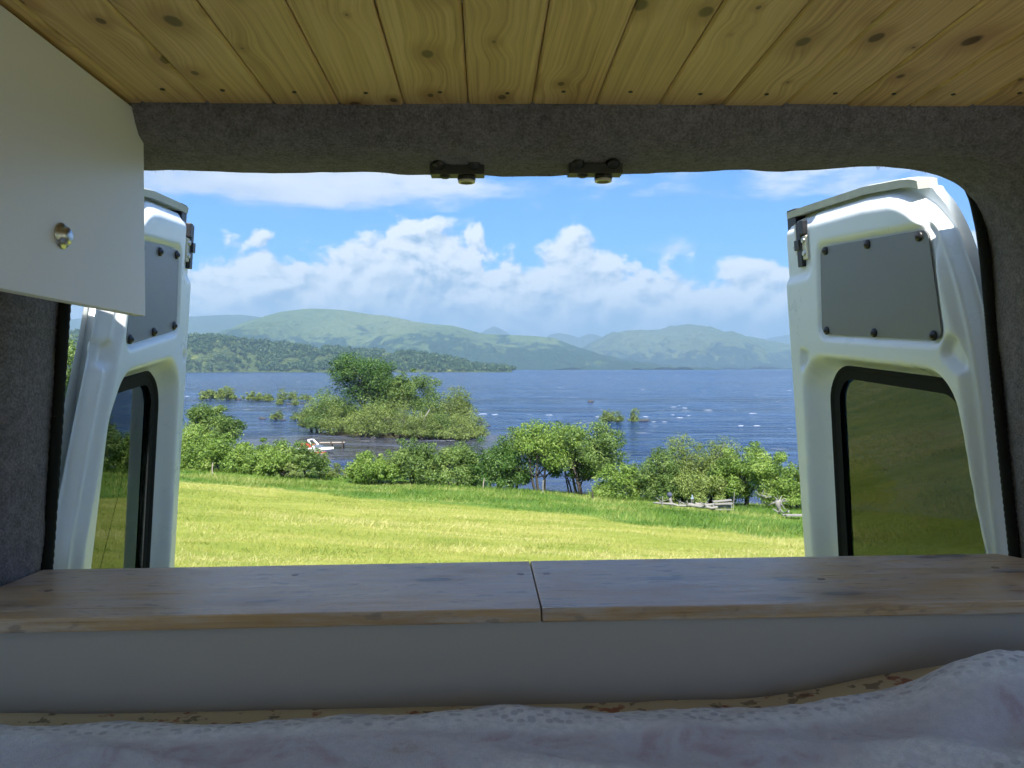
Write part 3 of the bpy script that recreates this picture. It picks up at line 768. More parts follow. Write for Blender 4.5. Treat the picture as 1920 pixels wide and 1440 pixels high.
shore_plant(385, 756, 125, 52, 'leaf_mid', 'alder_tree', 'grey-green young alder rising above the hedge at the left door', 'tree', 11000, .16, 3, G1, z0=.2, lobes=26, stems=2)
shore_plant(225, 805, 170, 50, 'leaf_mid', 'leafy_shrub', 'shrub behind the left van door window', 'shrub', 7000, .18, 4, G1)
shore_plant(350, 800, 120, 47, 'leaf_bright', 'leafy_shrub', 'bright green shrub hard against the left van door edge', 'shrub', 9500, .15, 5, G1, z0=.02)
shore_plant(428, 812, 130, 46.5, 'leaf_bright', 'leafy_shrub', 'rounded bright shrub in the left hedge below the young alder', 'shrub', 10500, .15, 6, G1, z0=.02)
shore_plant(503, 822, 125, 47, 'leaf_bright', 'leafy_shrub', 'bright shrub in the left hedge nearer the moored boat', 'shrub', 10500, .15, 7, G1, z0=.02)
shore_plant(566, 828, 88, 47.5, 'leaf_mid', 'leafy_shrub', 'darker shrub at the end of the hedge in front of the moored boat', 'shrub', 8500, .15, 8, G1, z0=.02)
shore_plant(540, 868, 60, 45.5, 'leaf_olive', 'grey_willow', 'small grey-green willow bush low in front of the left hedge', 'shrub', 4200, .13, 9, G1, z0=.02, lobes=14)
shore_plant(622, 868, 50, 50, 'leaf_olive', 'thin_sapling', 'thin airy sapling standing beside the gap of open water', 'sapling', 900, .12, 10, G1, z0=.1, lobes=18, stems=4, trunk_r=.03)
shore_plant(700, 846, 100, 48, 'leaf_bright', 'leafy_shrub', 'bright green shrub right of the gap of open water', 'shrub', 9500, .15, 11, G1, z0=.02)
shore_plant(772, 822, 110, 49, 'leaf_mid', 'leafy_shrub', 'tall shrub in front of the islet shore', 'shrub', 10500, .15, 12, G1, z0=.04)
shore_plant(850, 832, 105, 48.5, 'leaf_mid', 'leafy_shrub', 'broad shrub below the right end of the islet', 'shrub', 10000, .15, 13, G1, z0=.04)
shore_plant(925, 818, 110, 49, 'leaf_dark', 'leafy_shrub', 'dark shadowy shrub left of the tall open alders', 'shrub', 10000, .15, 14, G1, z0=.05)
shore_plant(962, 800, 70, 51, 'leaf_mid', 'leafy_shrub', 'narrow upright shrub leaning against the tall open alders', 'shrub', 5500, .15, 15, G1, z0=.1)
shore_plant(1022, 780, 130, 49.5, 'leaf_bright', 'alder_tree', 'tall alder with bare dark stems and a ragged sunlit top', 'tree', 10000, .16, 16, G1, z0=.16, lobes=36, stems=3, trunk_r=.09, open_=.08, wind=.16)
shore_plant(1100, 788, 135, 49, 'leaf_mid', 'alder_tree', 'spreading alder with dark stems, second of the tall pair', 'tree', 10000, .16, 17, G1, z0=.16, lobes=36, stems=3, trunk_r=.09, open_=.08, wind=.05)
shore_plant(1075, 850, 100, 50, 'leaf_dark', 'leafy_shrub', 'dark undergrowth shrub between the stems of the tall alders', 'shrub', 3500, .15, 18, G1, z0=.3, lobes=14)
shore_plant(1158, 868, 90, 45, 'leaf_bright', 'leafy_shrub', 'low pale green shrub at the foot of the alder pair', 'shrub', 6000, .14, 19, G1, z0=.02, lobes=18)
shore_plant(1238, 842, 105, 45, 'leaf_mid', 'leafy_shrub', 'feathery green shrub left of the olive willow', 'shrub', 9500, .14, 20, G1, z0=.03)
shore_plant(1272, 816, 125, 46.5, 'leaf_olive', 'willow', 'olive-grey domed willow in the shoreline thicket', 'tree', 12000, .13, 21, G1, z0=.05, lobes=26)
shore_plant(1345, 822, 125, 46, 'leaf_olive', 'willow', 'paler willow right of the domed one, its top feathery', 'tree', 11000, .13, 22, G1, z0=.05, lobes=26, wind=.05)
shore_plant(1318, 868, 120, 44, 'leaf_yellow', 'leafy_shrub', 'yellow-green shrub low in front of the two willows', 'shrub', 8500, .14, 23, G1, z0=.02)
shore_plant(1400, 828, 135, 43.5, 'leaf_bright', 'alder_tree', 'bright alder with layered boughs reaching right over the water', 'tree', 9000, .15, 24, G1, z0=.12, lobes=28, stems=2, open_=.2, wind=.12)
shore_plant(1478, 868, 88, 42, 'leaf_bright', 'leafy_shrub', 'upright shrub beside the right van door edge', 'shrub', 8500, .14, 25, G1, z0=.05)
shore_plant(1580, 850, 150, 42, 'leaf_mid', 'leafy_shrub', 'shrub seen through the right van door window', 'shrub', 6000, .18, 26, G1)

G2 = 'trees and bushes of the islet'
def islet_plant(px, ytop, wpx, d_, leaf, name, label, cat='shrub', n=4200, size=.34, seed=0, zb=.2, group=G2, **kw):
    x_ = (px - 960) / FPX * d_
    ztop = at(px, ytop, d_)[2]
    return plant(name, label, cat, (x_, d_, zb), (ztop - zb) * (1.22 if kw.get('z0', .1) < .12 else 1.0), wpx * (1.12 if kw.get('z0', .1) >= .2 else 1.3) / FPX * d_, leaf, int(n * 1.7), size * .82, seed=seed, group=group, **kw)
islet_plant(680, 656, 120, 154, 'leaf_dark', 'oak_tree', 'big dark green oak, the tallest tree of the islet', 'tree', 11000, .42, 31, 1.0, z0=.28, lobes=30, stems=1, trunk_r=.35)
islet_plant(768, 688, 112, 155, 'leaf_mid', 'ash_tree', 'tall lighter green tree right of the dark oak on the islet', 'tree', 9500, .40, 32, 1.0, z0=.25, lobes=30, stems=2, trunk_r=.28)
islet_plant(735, 700, 80, 157, 'leaf_mid', 'ash_tree', 'middle-sized tree filling the gap behind the two islet giants', 'tree', 5500, .40, 33, 1.0, z0=.2)
islet_plant(845, 733, 85, 148, 'leaf_olive', 'willow', 'rounded pale willow near the right end of the islet', 'tree', 7000, .32, 34, .5, z0=.08, lobes=24)
islet_plant(640, 728, 95, 156, 'leaf_mid', 'leafy_shrub', 'tall mid-green bush under the left flank of the oak', 'shrub', 6000, .34, 35, .6, z0=.05)
islet_plant(601, 748, 75, 158, 'leaf_olive', 'leafy_shrub', 'grey-green bush left of the oak, near the islet tip', 'shrub', 5000, .32, 36, .3, z0=.03)
islet_plant(583, 765, 44, 160, 'leaf_yellow', 'sallow_bush', 'yellow-green sallow at the left tip of the islet', 'shrub', 3000, .3, 37, .1, z0=.02)
islet_plant(632, 768, 66, 150, 'leaf_yellow', 'sallow_bush', 'yellow-green bush low on the left front of the islet', 'shrub', 4000, .3, 38, .1, z0=.02)
islet_plant(683, 762, 82, 146, 'leaf_yellow', 'sallow_bush', 'large sunny rounded bush at the islet front below the oak', 'shrub', 5200, .3, 39, .1, z0=.02)
islet_plant(742, 752, 105, 144, 'leaf_olive', 'sallow_bush', 'broad bush in the middle of the islet front', 'shrub', 6500, .3, 40, .1, z0=.02)
islet_plant(790, 775, 70, 140, 'leaf_olive', 'sallow_bush', 'low bush in front of the bleached dead trunk', 'shrub', 4200, .28, 41, .1, z0=.02)
islet_plant(826, 775, 60, 141, 'leaf_mid', 'leafy_shrub', 'green bush right of the bleached dead trunk', 'shrub', 3800, .28, 42, .1, z0=.02)
islet_plant(858, 778, 76, 138, 'leaf_olive', 'sallow_bush', 'bush at the water edge under the pale willow', 'shrub', 4500, .28, 43, .1, z0=.02)
islet_plant(893, 776, 44, 142, 'leaf_yellow', 'sallow_bush', 'small bush at the right tip of the islet', 'shrub', 2600, .28, 44, .05, z0=.02)
islet_plant(872, 748, 26, 149, 'leaf_olive', 'leafy_shrub', 'slim bush sticking out right of the pale willow', 'shrub', 1300, .28, 45, .4, z0=.3)
islet_plant(618, 735, 85, 153, 'leaf_mid', 'leafy_shrub', 'full mid-green bush between the islet tip and the oak', 'shrub', 5200, .34, 46, .3, z0=.03)
islet_plant(715, 722, 95, 151, 'leaf_mid', 'leafy_shrub', 'tall bush filling the middle of the islet under the giants', 'shrub', 6500, .34, 47, .5, z0=.03)
islet_plant(806, 730, 74, 150, 'leaf_mid', 'leafy_shrub', 'tall bush behind the bleached dead trunk', 'shrub', 5000, .34, 48, .5, z0=.03)
# bleached dead trunk
dp = at(800, 792, 141.5); e_ = tag(empty('dead_tree', (dp[0], dp[1], .4)), 'bleached dead trunk with a forked bare top on the islet', 'dead tree', G2)
tb = MB().tube([(0, 0, -.3), (-.1, 0, 1.5), (-.5, 0, 2.8), (-.15, 0, 3.8), (.6, 0, 5.0)], [.24, .2, .17, .13, .05], 7)
link('trunk', tb.mesh('trunk'), M['bark_pale'], e_, smooth=True)
link('branch', MB().tube([(-.5, 0, 2.8), (-.9, .1, 3.4), (-1.0, 0, 4.3)], [.12, .08, .03], 6).mesh('branch'), M['bark_pale'], e_, smooth=True)

G3 = 'bushes standing in the lake'
def reef_plant(px, ytop, wpx, ybase, leaf, label, seed, n=2200, size=.4, rocks=3, **kw):
    d_ = CAMZ / ((ybase - HORIZON) / FPX)
    x_ = (px - 960) / FPX * d_; h_ = (ybase - ytop) / FPX * d_
    o_ = plant('flooded_bush', label, 'bush', (x_, d_, 0), h_, wpx * 1.15 / FPX * d_, leaf, int(n * 1.2), size, z0=.01, lobes=18, stems=4, seed=seed, group=G3, trunk_r=.12, **kw)
    return x_, d_
reef = []
reef.append(reef_plant(392, 728, 34, 750, 'leaf_yellow', 'left low mound of the yellow-green reef bushes beside the left door', 51, 2200, .55))
reef.append(reef_plant(424, 721, 40, 750, 'leaf_yellow', 'taller rounded reef bush, second from the left door', 52, 2600, .55))
reef.append(reef_plant(478, 731, 44, 751, 'leaf_yellow', 'wide low reef bush in the middle of the flooded row', 53, 2400, .5))
reef.append(reef_plant(502, 736, 22, 752, 'leaf_yellow', 'small reef bush joined to the right of the wide low one', 54, 1200, .5))
reef.append(reef_plant(530, 724, 24, 752, 'leaf_olive', 'thin open reef bush with a tall top', 55, 800, .45, open_=.2))
reef.append(reef_plant(549, 731, 24, 751, 'leaf_olive', 'open reef bush beside the thin tall one', 56, 900, .45, open_=.15))
reef.append(reef_plant(575, 735, 26, 751, 'leaf_olive', 'sparse reef bush nearest the islet', 57, 700, .45, open_=.2))
reef.append(reef_plant(524, 746, 16, 759, 'leaf_olive', 'small stemmy bush in front of the flooded row', 58, 500, .36))
reef.append(reef_plant(553, 746, 16, 761, 'leaf_olive', 'tuft-like bush right in front of the flooded row', 59, 500, .36))
reef.append(reef_plant(517, 768, 26, 788, 'leaf_olive', 'lone dark-stemmed bush in open water left of the islet', 60, 800, .3))
reef.append(reef_plant(556, 771, 26, 788, 'leaf_yellow', 'low bush in the water just off the islet tip', 61, 800, .3))
reef.append(reef_plant(1140, 764, 34, 791, 'leaf_olive', 'brownish bush on the rocks beyond the tall alders', 62, 1500, .3))
reef.append(reef_plant(1158, 768, 26, 792, 'leaf_olive', 'faded low bush joined to the one on the rocks', 63, 900, .3))
reef.append(reef_plant(1188, 761, 22, 791, 'leaf_yellow', 'small leaning bush on bare stems out in the lake', 64, 900, .28, wind=.15))
def boulder(loc, s, seed, label):
    bm = bmesh.new(); bmesh.ops.create_icosphere(bm, subdivisions=2, radius=1.0)
    r = random.Random(seed)
    for q in bm.verts:
        k = 1 + .28 * math.sin(3.1 * q.co.x + seed) * math.cos(2.3 * q.co.y + seed * 2) + r.uniform(-.08, .08)
        q.co = Vector((q.co.x * s * k * 1.4, q.co.y * s * k, q.co.z * s * k * .62))
    me_ = bpy.data.meshes.new('boulder'); bm.to_mesh(me_); bm.free()
    tag(link('boulder', me_, M['rock'], loc=loc), label, 'boulder', 'boulders in the shallows')
for k, (px, py, s, lab) in enumerate([(492, 786, .7, 'dark rock alone left of the lone stemmy bush'), (541, 759, .6, 'low flat rock between the two small front bushes'), (566, 757, .6, 'dark rock between the front reef bush and the islet'),
                                      (530, 788, .45, 'small rock at the right foot of the lone bush'), (446, 750, 1.0, 'pale rock between the second and middle reef bushes'), (1208, 790, .8, 'brown rock right of the small leaning bush'),
                                      (1108, 754, 1.0, 'dark rock breaking the surface beyond the alders'), (640, 808, .6, 'rock at the left front shore of the islet'), (700, 823, .5, 'rock on the islet front mud below the sunny bush'), (915, 800, .4, 'small stone in the water right of the islet')]):
    d_ = CAMZ / ((py - HORIZON) / FPX); boulder(((px - 960) / FPX * d_, d_, .1), s, k + 3, lab)

# breaking wave crests out on the lake: small white foam ridges
fv, ff = [], []
crest = [(1263, 763, 14), (1284, 765, 12), (1328, 769, 24), (1275, 783, 16), (1292, 779, 10), (1412, 775, 20), (1211, 781, 14), (1226, 791, 12), (1246, 791, 16), (1390, 798, 14), (1420, 798, 16), (1262, 778, 8),
         (905, 776, 26), (928, 777, 16), (1030, 778, 18), (1120, 781, 10), (352, 743, 14), (370, 713, 8), (1270, 703, 9), (1050, 727, 7), (1205, 731, 8), (1418, 741, 7), (1480, 732, 10), (1465, 708, 7), (700, 712, 6), (560, 716, 8)]
rc = np.random.default_rng(5)
crest += [(rc.uniform(340, 1500), 696 + 90 * rc.random() ** 1.6, rc.uniform(2, 4)) for _ in range(16)]
for px, py, wpx in crest:
    d_ = CAMZ / ((py - HORIZON) / FPX); L = wpx * .85 / FPX * d_; x0 = (px - 960) / FPX * d_; hgt_ = min(.3, .04 + .00018 * d_)
    nn = 9; o_ = len(fv)
    for k in range(nn):
        s_ = k / (nn - 1); t_ = math.sin(math.pi * s_) ** .6 * rc.uniform(.6, 1.1)
        x_ = x0 + (s_ - .5) * L; yj = d_ + rc.normal(0, .12) + .15 * L * (s_ - .5) * .3
        fv += [(x_, yj - .5 * t_, -.01), (x_, yj - .15, hgt_ * t_), (x_, yj + .35 * t_, -.01)]
    for k in range(nn - 1):
        a = o_ + k * 3; ff += [(a, a + 3, a + 4, a + 1), (a + 1, a + 4, a + 5, a + 2)]
tag(link('foam', fast_mesh('foam', fv, ff), simple('foam', (.36, .40, .46), .8)), 'white foam on breaking wave crests scattered over the lake', kind='stuff')

# ------------------------------------------------------------------ boat and jetty
d_ = 117.0; bx = (606 - 960) / FPX * d_
boat = tag(empty('motor_boat', (bx - 1.2, d_, 0), math.radians(-14)), 'white motor boat with red trim moored behind the hedge', 'boat')
st = np.linspace(0, 1, 15)                      # stern to bow along +X
half = 1.05 * np.sqrt(np.clip(1 - np.clip((st - .35) / .65, 0, 1) ** 2.2, 0, 1)) + .015
keel = -.35 + .5 * np.clip((st - .55) / .45, 0, 1) ** 2
deck_z = .62 + .28 * st
hv_ = []
for s_, h_, k_, z_ in zip(st, half, keel, deck_z):
    x_ = -2.6 + 5.6 * s_
    rk = 1.5 * s_ ** 3
    hv_ += [(x_, -h_, z_), (x_ - rk * .35, -h_ * .95, z_ * .55), (x_ - rk * .75, -h_ * .7, k_ * .4 + .02), (x_ - rk, 0, k_), (x_ - rk * .75, h_ * .7, k_ * .4 + .02), (x_ - rk * .35, h_ * .95, z_ * .55), (x_, h_, z_)]
hull = MB().add(hv_, grid_faces(15, 7)); hull.f.append(tuple(range(7)))
link('hull', hull.mesh('hull'), M['white_paint'], boat, smooth=False)
sv = []
for s_, h_, z_ in list(zip(st, half, deck_z))[:13]:
    x_ = -2.6 + 5.6 * s_; sv += [(x_, -h_ - .02, z_ * .42), (x_, -h_ * .99 - .01, z_ * .16)]
link('stripe', MB().add(sv, grid_faces(13, 2)).mesh('stripe'), M['red_paint'], boat)
dk = []
for s_, h_, z_ in zip(st, half, deck_z):
    x_ = -2.6 + 5.6 * s_; dk += [(x_, -h_ - .03, z_ - .16), (x_, -h_ - .03, z_ + .02), (x_, -h_ * .5, z_ + .12), (x_, h_ * .5, z_ + .12), (x_, h_ + .03, z_ + .02), (x_, h_ + .03, z_ - .16)]
link('deck', MB().add(dk, grid_faces(15, 6)).mesh('deck'), M['white_paint'], boat, smooth=True)
cab = MB().add([(-.2, -.8, .85), (1.3, -.55, .98), (1.3, .55, .98), (-.2, .8, .85), (-.1, -.66, 1.3), (.5, -.5, 1.32), (.5, .5, 1.32), (-.1, .66, 1.3)], [(0, 1, 5, 4), (1, 2, 6, 5), (2, 3, 7, 6), (3, 0, 4, 7), (4, 5, 6, 7)])
link('windscreen', cab.mesh('windscreen', .03), simple('boat_screen', (.10, .12, .14), .15), boat)
arch = MB()
for sy_ in (-.95, .95): arch.tube([(.35, sy_, .8), (-.3, sy_ * .95, 1.45), (-.85, sy_ * .85, 2.0)], [.15, .14, .12], 8)
arch.tube([(-.85, -.82, 2.0), (-.9, 0, 2.06), (-.85, .82, 2.0)], .12, 8)
link('radar_arch', arch.mesh('radar_arch'), M['white_paint'], boat, smooth=True)
cp = np.linspace(-1, 1, 9); can = []
for x_ in np.linspace(-2.3, -.85, 6):
    for y_ in cp: can.append((x_, y_ * .9, 2.0 + .16 * (1 - y_ * y_) + .12 * math.sin((x_ + 2.3) * 2.1)))
n_ = len(can); can2 = [(a, b, c - .05) for a, b, c in can]
link('canopy', MB().add(can, grid_faces(6, 9)).add(can2, grid_faces(6, 9)[:, ::-1]).mesh('canopy'), M['black_canvas'], boat, smooth=True)
link('canopy_frame', MB().tube([(-2.2, -.88, .7), (-2.25, -.88, 2.05)], .025, 6).mesh('canopy_frame'), M['white_paint'], boat)
link('canopy_frame', MB().tube([(-2.2, .88, .7), (-2.25, .88, 2.05)], .025, 6).mesh('canopy_frame'), M['white_paint'], boat)
dg = tag(empty('dinghy', ((573 - 960) / FPX * 121, 121, -.1), math.radians(35)), 'red covered dinghy half hidden behind the hedge left of the boat', 'boat')
dvv = []
for s_ in np.linspace(0, 1, 11):
    h_ = .75 * math.sqrt(max(0, 1 - max(0, (s_ - .4) / .6) ** 2)) + .01; x_ = -1.6 + 3.4 * s_
    dvv += [(x_, -h_, .5), (x_, -h_ * .7, 0), (x_, 0, -.15), (x_, h_ * .7, 0), (x_, h_, .5)]
hl = MB().add(dvv, grid_faces(11, 5)); hl.f.append((0, 1, 2, 3, 4)); link('hull', hl.mesh('hull'), M['white_paint'], dg, smooth=True)
cvv = []
for s_ in np.linspace(0, 1, 11):
    h_ = .78 * math.sqrt(max(0, 1 - max(0, (s_ - .4) / .6) ** 2)) + .02; x_ = -1.65 + 3.5 * s_
    for k in np.linspace(-1, 1, 7): cvv.append((x_ * .8, h_ * k, .5 + .75 * (1 - k * k) * (1 - .5 * abs(s_ - .4))))
link('cover', MB().add(cvv, grid_faces(11, 7)).mesh('cover'), M['red_paint'], dg, smooth=True)
jx = (626 - 960) / FPX * 124
jet = tag(empty('jetty', (jx, 124, 0), math.radians(6)), 'short grey timber jetty on posts beside the white boat', 'jetty')
link('beam', MB().box((-2.6, -.75, .72), (1.55, -.6, .92)).mesh('beam', .01), M['dark_timber'], jet)
link('beam', MB().box((-2.6, .6, .72), (1.55, .75, .92)).mesh('beam', .01), M['dark_timber'], jet)
pl = MB().box((-.13, -.8, 0), (.13, .8, .06)).mesh('plank', .008); pl.materials.append(M['weathered_plank'])
for k in range(15):
    o_ = link('plank', pl, None, jet, (-2.45 + k * .285, random.uniform(-.03, .03), .925)); o_.rotation_euler.z = random.uniform(-.02, .02)
po = MB().tube([(0, 0, -1.2), (0, 0, 1.25)], .11, 9).mesh('post'); po.materials.append(M['dark_timber'])
for x_ in (-2.3, -.4, 1.4):
    for y_ in (-.9, .9): link('post', po, None, jet, (x_, y_, 0))

# ------------------------------------------------------------------ driftwood, posts and bits at the field edge
def on_ground(px, d_): x_ = (px - 960) / FPX * d_; return np.array([x_, d_, float(ground(x_, d_))])
def log(px0, px1, d0, d1, r0, r1, label, lift=.12, name='driftwood_log', seed=0, twigs=3):
    a, b = on_ground(px0, d0), on_ground(px1, d1); r = np.random.default_rng(seed)
    root = tag(empty(name, tuple((a + b) / 2)), label, 'driftwood', 'driftwood thrown up on the grass bank')
    a, b = a - (a + b) / 2 + [0, 0, lift], b - (on_ground(px0, d0) + b) / 2 + [0, 0, lift]
    pts_ = [a + (b - a) * k + r.normal(0, .05, 3) for k in np.linspace(0, 1, 7)]
    link('trunk', MB().tube(pts_, .62 * np.linspace(r0, r1, 7) * r.uniform(.85, 1.15, 7), 9).mesh('trunk'), M['bark_pale'], root, smooth=True)
    for k in range(twigs):
        s = pts_[r.integers(1, 6)]; e = s + np.array([r.uniform(-.5, .5), r.uniform(-.2, .2), r.uniform(.05, .3)])
        link('branch', MB().tube([s, (s + e) / 2 + r.normal(0, .05, 3), e], [r1 * .28, r1 * .2, .008], 6).mesh('branch'), M['bark_pale'], root, smooth=True)
    return root
log(1226, 1298, 36.5, 36, .07, .10, 'long thin bleached driftwood trunk lying in the grass bank', .2, seed=1, twigs=5)
log(1290, 1346, 36, 35.3, .13, .10, 'thicker grey driftwood log next in line to the right', .2, seed=2, twigs=4)
log(1300, 1372, 38.5, 38, .13, .11, 'dark grey log lying behind under the willows', .25, seed=3, twigs=1)
log(1452, 1480, 35.2, 34.6, .04, .06, 'short white stick in the grass near the right van door', .22, seed=4, twigs=1)
log(1432, 1450, 37.5, 36.8, .05, .05, 'small branch at the water gap beside the last shrub', .75, seed=14, twigs=4)
e0 = on_ground(1356, 35.6)
pile = tag(empty('timber_pile', tuple(e0 + [0, 0, .02])), 'small pile of bleached planks and poles on the grass bank', 'timber pile')
for k, (dx_, dy_, dz_, w_, rz_) in enumerate([(-.05, 0, .12, .95, .1), (.05, .15, .2, .85, -.12), (-.02, .05, .30, .9, .05), (.02, -.1, .40, .8, -.05), (.0, .1, .5, .9, .12)]):
    Mx = Matrix.Translation((dx_, dy_, dz_)) @ Matrix.Rotation(rz_, 4, 'Z') @ Matrix.Rotation(random.uniform(-.07, .07), 4, 'Y')
    link('plank', MB().box((-w_ / 2, -.09, -.03), (w_ / 2, .09, .03), Mx).mesh('plank', .008), M['bark_pale'], pile)
e0 = on_ground(1462, 36.3)
stump = tag(empty('driftwood_stump', tuple(e0 + [0, 0, .1])), 'white upturned driftwood root with spiky arms in the grass', 'driftwood', 'driftwood thrown up on the grass bank')
link('trunk', MB().tube([(.05, 0, -.1), (.0, 0, .25), (-.05, 0, .5), (.0, 0, .62)], [.06, .10, .17, .08], 9).mesh('trunk'), M['bark_pale'], stump, smooth=True)
for k in range(11):
    a_1 = k * 2.4; s = Vector((0, 0, .45)); e = Vector((math.cos(a_1) * random.uniform(.3, .6), math.sin(a_1) * .3, .45 + random.uniform(-.25, .45)))
    link('root', MB().tube([s, (s + e) / 2 + Vector((0, 0, .06)), e], [.035, .022, .008], 6).mesh('root'), M['bark_pale'], stump, smooth=True)
e0 = on_ground(1487, 33.6)
wp = tag(empty('pale_board', tuple(e0 + [0, 0, .12])), 'pale board lying in the grass by the right van door', 'board')
for k in range(2): link('plank', MB().box((-.42 + .05 * k, -.1 - .26 * k, -.02 + .05 * k), (.44 - .05 * k, .12 - .26 * k, .05 + .05 * k)).mesh('plank', .008), M['bark_pale'], wp)
G4 = 'thin posts along the field edge'
for px, d_, h_, r_p, mt, lab in [(1242, 36.2, .72, .028, 'bark_pale', 'short thin stake at the left end of the driftwood'), (1376, 36.8, 1.15, .025, 'bark_pale', 'tall thin pale pole right of the timber pile'),
                                 (1018, 43.5, .95, .05, 'bark_pale', 'whitish fence post below the tall alders'), (905, 44.5, .8, .045, 'weathered_plank', 'grey fence post below the dark shrub'), (1112, 42.5, .7, .05, 'dark_timber', 'brown leaning post left of the low pale shrub'),
                                 (396, 42.5, .8, .05, 'weathered_plank', 'fence post at the foot of the left hedge')]:
    e0 = on_ground(px, d_); lean_ = random.uniform(-.12, .12)
    p_ = MB().tube([(0, 0, -.3), (lean_ * .4, 0, h_ * .4), (lean_, 0, h_ * .8)], [r_p * .7, r_p * .7, r_p * .6], 7).mesh('post')
    tag(link('fence_post', p_, M[mt], loc=tuple(e0)), lab, 'post', G4)
# weathered marker on twin legs and a bent wrapped stake
e0 = on_ground(1299, 38.0); mk = tag(empty('marker_stand', tuple(e0)), 'pale marker on two thin legs with a small blue-grey head', 'marker')
for s_ in (-1, 1): link('leg', MB().tube([(.05 * s_, 0, -.2), (.035 * s_, 0, .52)], .018, 6).mesh('leg'), M['bark_pale'], mk)
link('head', MB().box((-.07, -.03, .5), (.07, .03, .57)).box((-.03, -.028, .57), (.03, .028, .70)).mesh('head', .01), simple('faded_blue', (.25, .32, .40), .6), mk)
e0 = on_ground(1258, 37.0); mk = tag(empty('wrapped_stake', tuple(e0)), 'crooked pale stake topped by a dark wrapped bundle', 'stake')
link('stem', MB().tube([(.12, 0, -.2), (.06, 0, .2), (-.02, 0, .42), (.0, 0, .55)], [.05, .07, .08, .05], 8).mesh('stem'), M['bark_pale'], mk, smooth=True)
link('bundle', MB().lathe([(0, -.02), (.10, .02), (.14, .1), (.11, .2), (.0, .25)], (-.05, 0, .52), (.1, 0, 1), 10).mesh('bundle'), simple('dark_cloth', (.05, .06, .10), .8, bump=.02), mk, smooth=True)

# ------------------------------------------------------------------ the camper van
vV = direction(910, 715); vV /= np.linalg.norm(vV)
u0 = np.cross(vV, [0, 0, 1.]); u0 /= np.linalg.norm(u0); w0 = np.cross(u0, vV)
ROLL = math.radians(.45)
vU = math.cos(ROLL) * u0 + math.sin(ROLL) * w0; vW = -math.sin(ROLL) * u0 + math.cos(ROLL) * w0
RV = Matrix(((vU[0], vV[0], vW[0]), (vU[1], vV[1], vW[1]), (vU[2], vV[2], vW[2])))     # van axes: u right, v out of the rear, w up, about the eye point
def van_frame(base): return Matrix.Translation(Vector((0, 0, CAMZ)) + RV @ Vector(base)) @ RV.to_4x4()
OFF = Vector((.06, -1.2, -2.0))
van = empty('campervan'); van.matrix_world = van_frame(OFF)
tag(van, 'white camper van with both rear doors swung open, seen from inside', 'van')
def vpart(name, me_, mat, parent=None, loc=None, smooth=False):
    if parent is None: return link(name, me_, mat, van, tuple(-OFF) if loc is None else tuple(Vector(loc) - OFF), smooth)
    return link(name, me_, mat, parent, loc or (0, 0, 0), smooth)
def vthing(name, base):
    e = empty(name); e.matrix_world = van_frame(base); return e

# shell behind and around the eye: roof, floor, sides with the open sliding door, unseen front opened wide to let more light in
U0, U1, V0, V1, W0, W1 = -.96, 1.10, -1.9, 1.13, -1.25, .56
vpart('roof', MB().box((U0, V0, W1 - .04), (U1, 1.29, W1)).mesh('roof', .02), M['van_outer'])
vpart('floor', MB().box((U0, V0, W0 - .05), (U1, 1.27, W0)).mesh('floor'), M['floor_ply'])
vpart('side_panel', MB().box((U0 - .02, V0, W0 - .25), (U0 + .03, 1.20, -.30)).mesh('side_panel'), M['van_outer'])
vpart('side_panel', MB().box((U0 - .02, V0, .095), (U0 + .03, 1.20, W1 - .045)).mesh('side_panel'), M['van_outer'])
vpart('side_panel', MB().box((U0 - .02, .985, -.299), (U0 + .03, 1.20, .094)).mesh('side_panel'), M['van_outer'])
vpart('side_panel', MB().box((U0 - .02, V0, -.299), (U0 + .03, -.6, .094)).mesh('side_panel'), M['van_outer'])
vpart('side_panel', MB().box((U1 - .03, -.05, W0 - .25), (U1 + .02, 1.20, -.28)).mesh('side_panel'), M['van_outer'])
vpart('side_panel', MB().box((U1 - .03, -.05, .31), (U1 + .02, 1.20, W1 - .045)).mesh('side_panel'), M['van_outer'])
vpart('side_panel', MB().box((U1 - .03, .985, -.279), (U1 + .02, 1.20, .309)).mesh('side_panel'), M['van_outer'])
vpart('side_panel', MB().box((U1 - .03, -.05, -.279), (U1 + .02, .12, .309)).mesh('side_panel'), M['van_outer'])
m, t, out = material('clear_glass')
lw = t.node('ShaderNodeLayerWeight'); fres = t.m('ADD', t.m('MULTIPLY', t.m('POWER', lw.outputs['Facing'], 5.0), .96), .04)
tr = t.node('ShaderNodeBsdfTransparent'); t.put(tr.inputs['Color'], (.95, .97, .96))
gl = t.node('ShaderNodeBsdfGlossy'); gl.inputs['Roughness'].default_value = .0
mx = t.node('ShaderNodeMixShader'); t.l.new(fres, mx.inputs[0]); t.l.new(tr.outputs[0], mx.inputs[1]); t.l.new(gl.outputs[0], mx.inputs[2])
t.l.new(mx.outputs[0], out.inputs['Surface'])
vpart('added_window', MB().box((U0 + .004, -.599, -.298), (U0 + .008, .984, .093)).mesh('added_window'), m)  # unseen windows on both sides, added to brighten the interior
vpart('added_window', MB().box((U1 - .008, .121, -.278), (U1 - .004, .984, .308)).mesh('added_window'), m)
vpart('side_panel', MB().box((U1 - .03, V0, W0 - .25), (U1 + .02, -1.6, W1 - .045)).mesh('side_panel'), M['van_outer'])
vpart('sliding_door_header', MB().box((U1 - .03, -1.599, .40), (U1 + .02, -.051, W1 - .045)).mesh('sliding_door_header'), M['van_outer'])
vpart('bulkhead', MB().box((U0 + .04, V0 - .04, W0), (U1 - .04, V0, -.62)).box((U0 + .04, V0 - .04, .47), (U1 - .04, V0, W1 - .045)).mesh('bulkhead'), M['van_outer'])

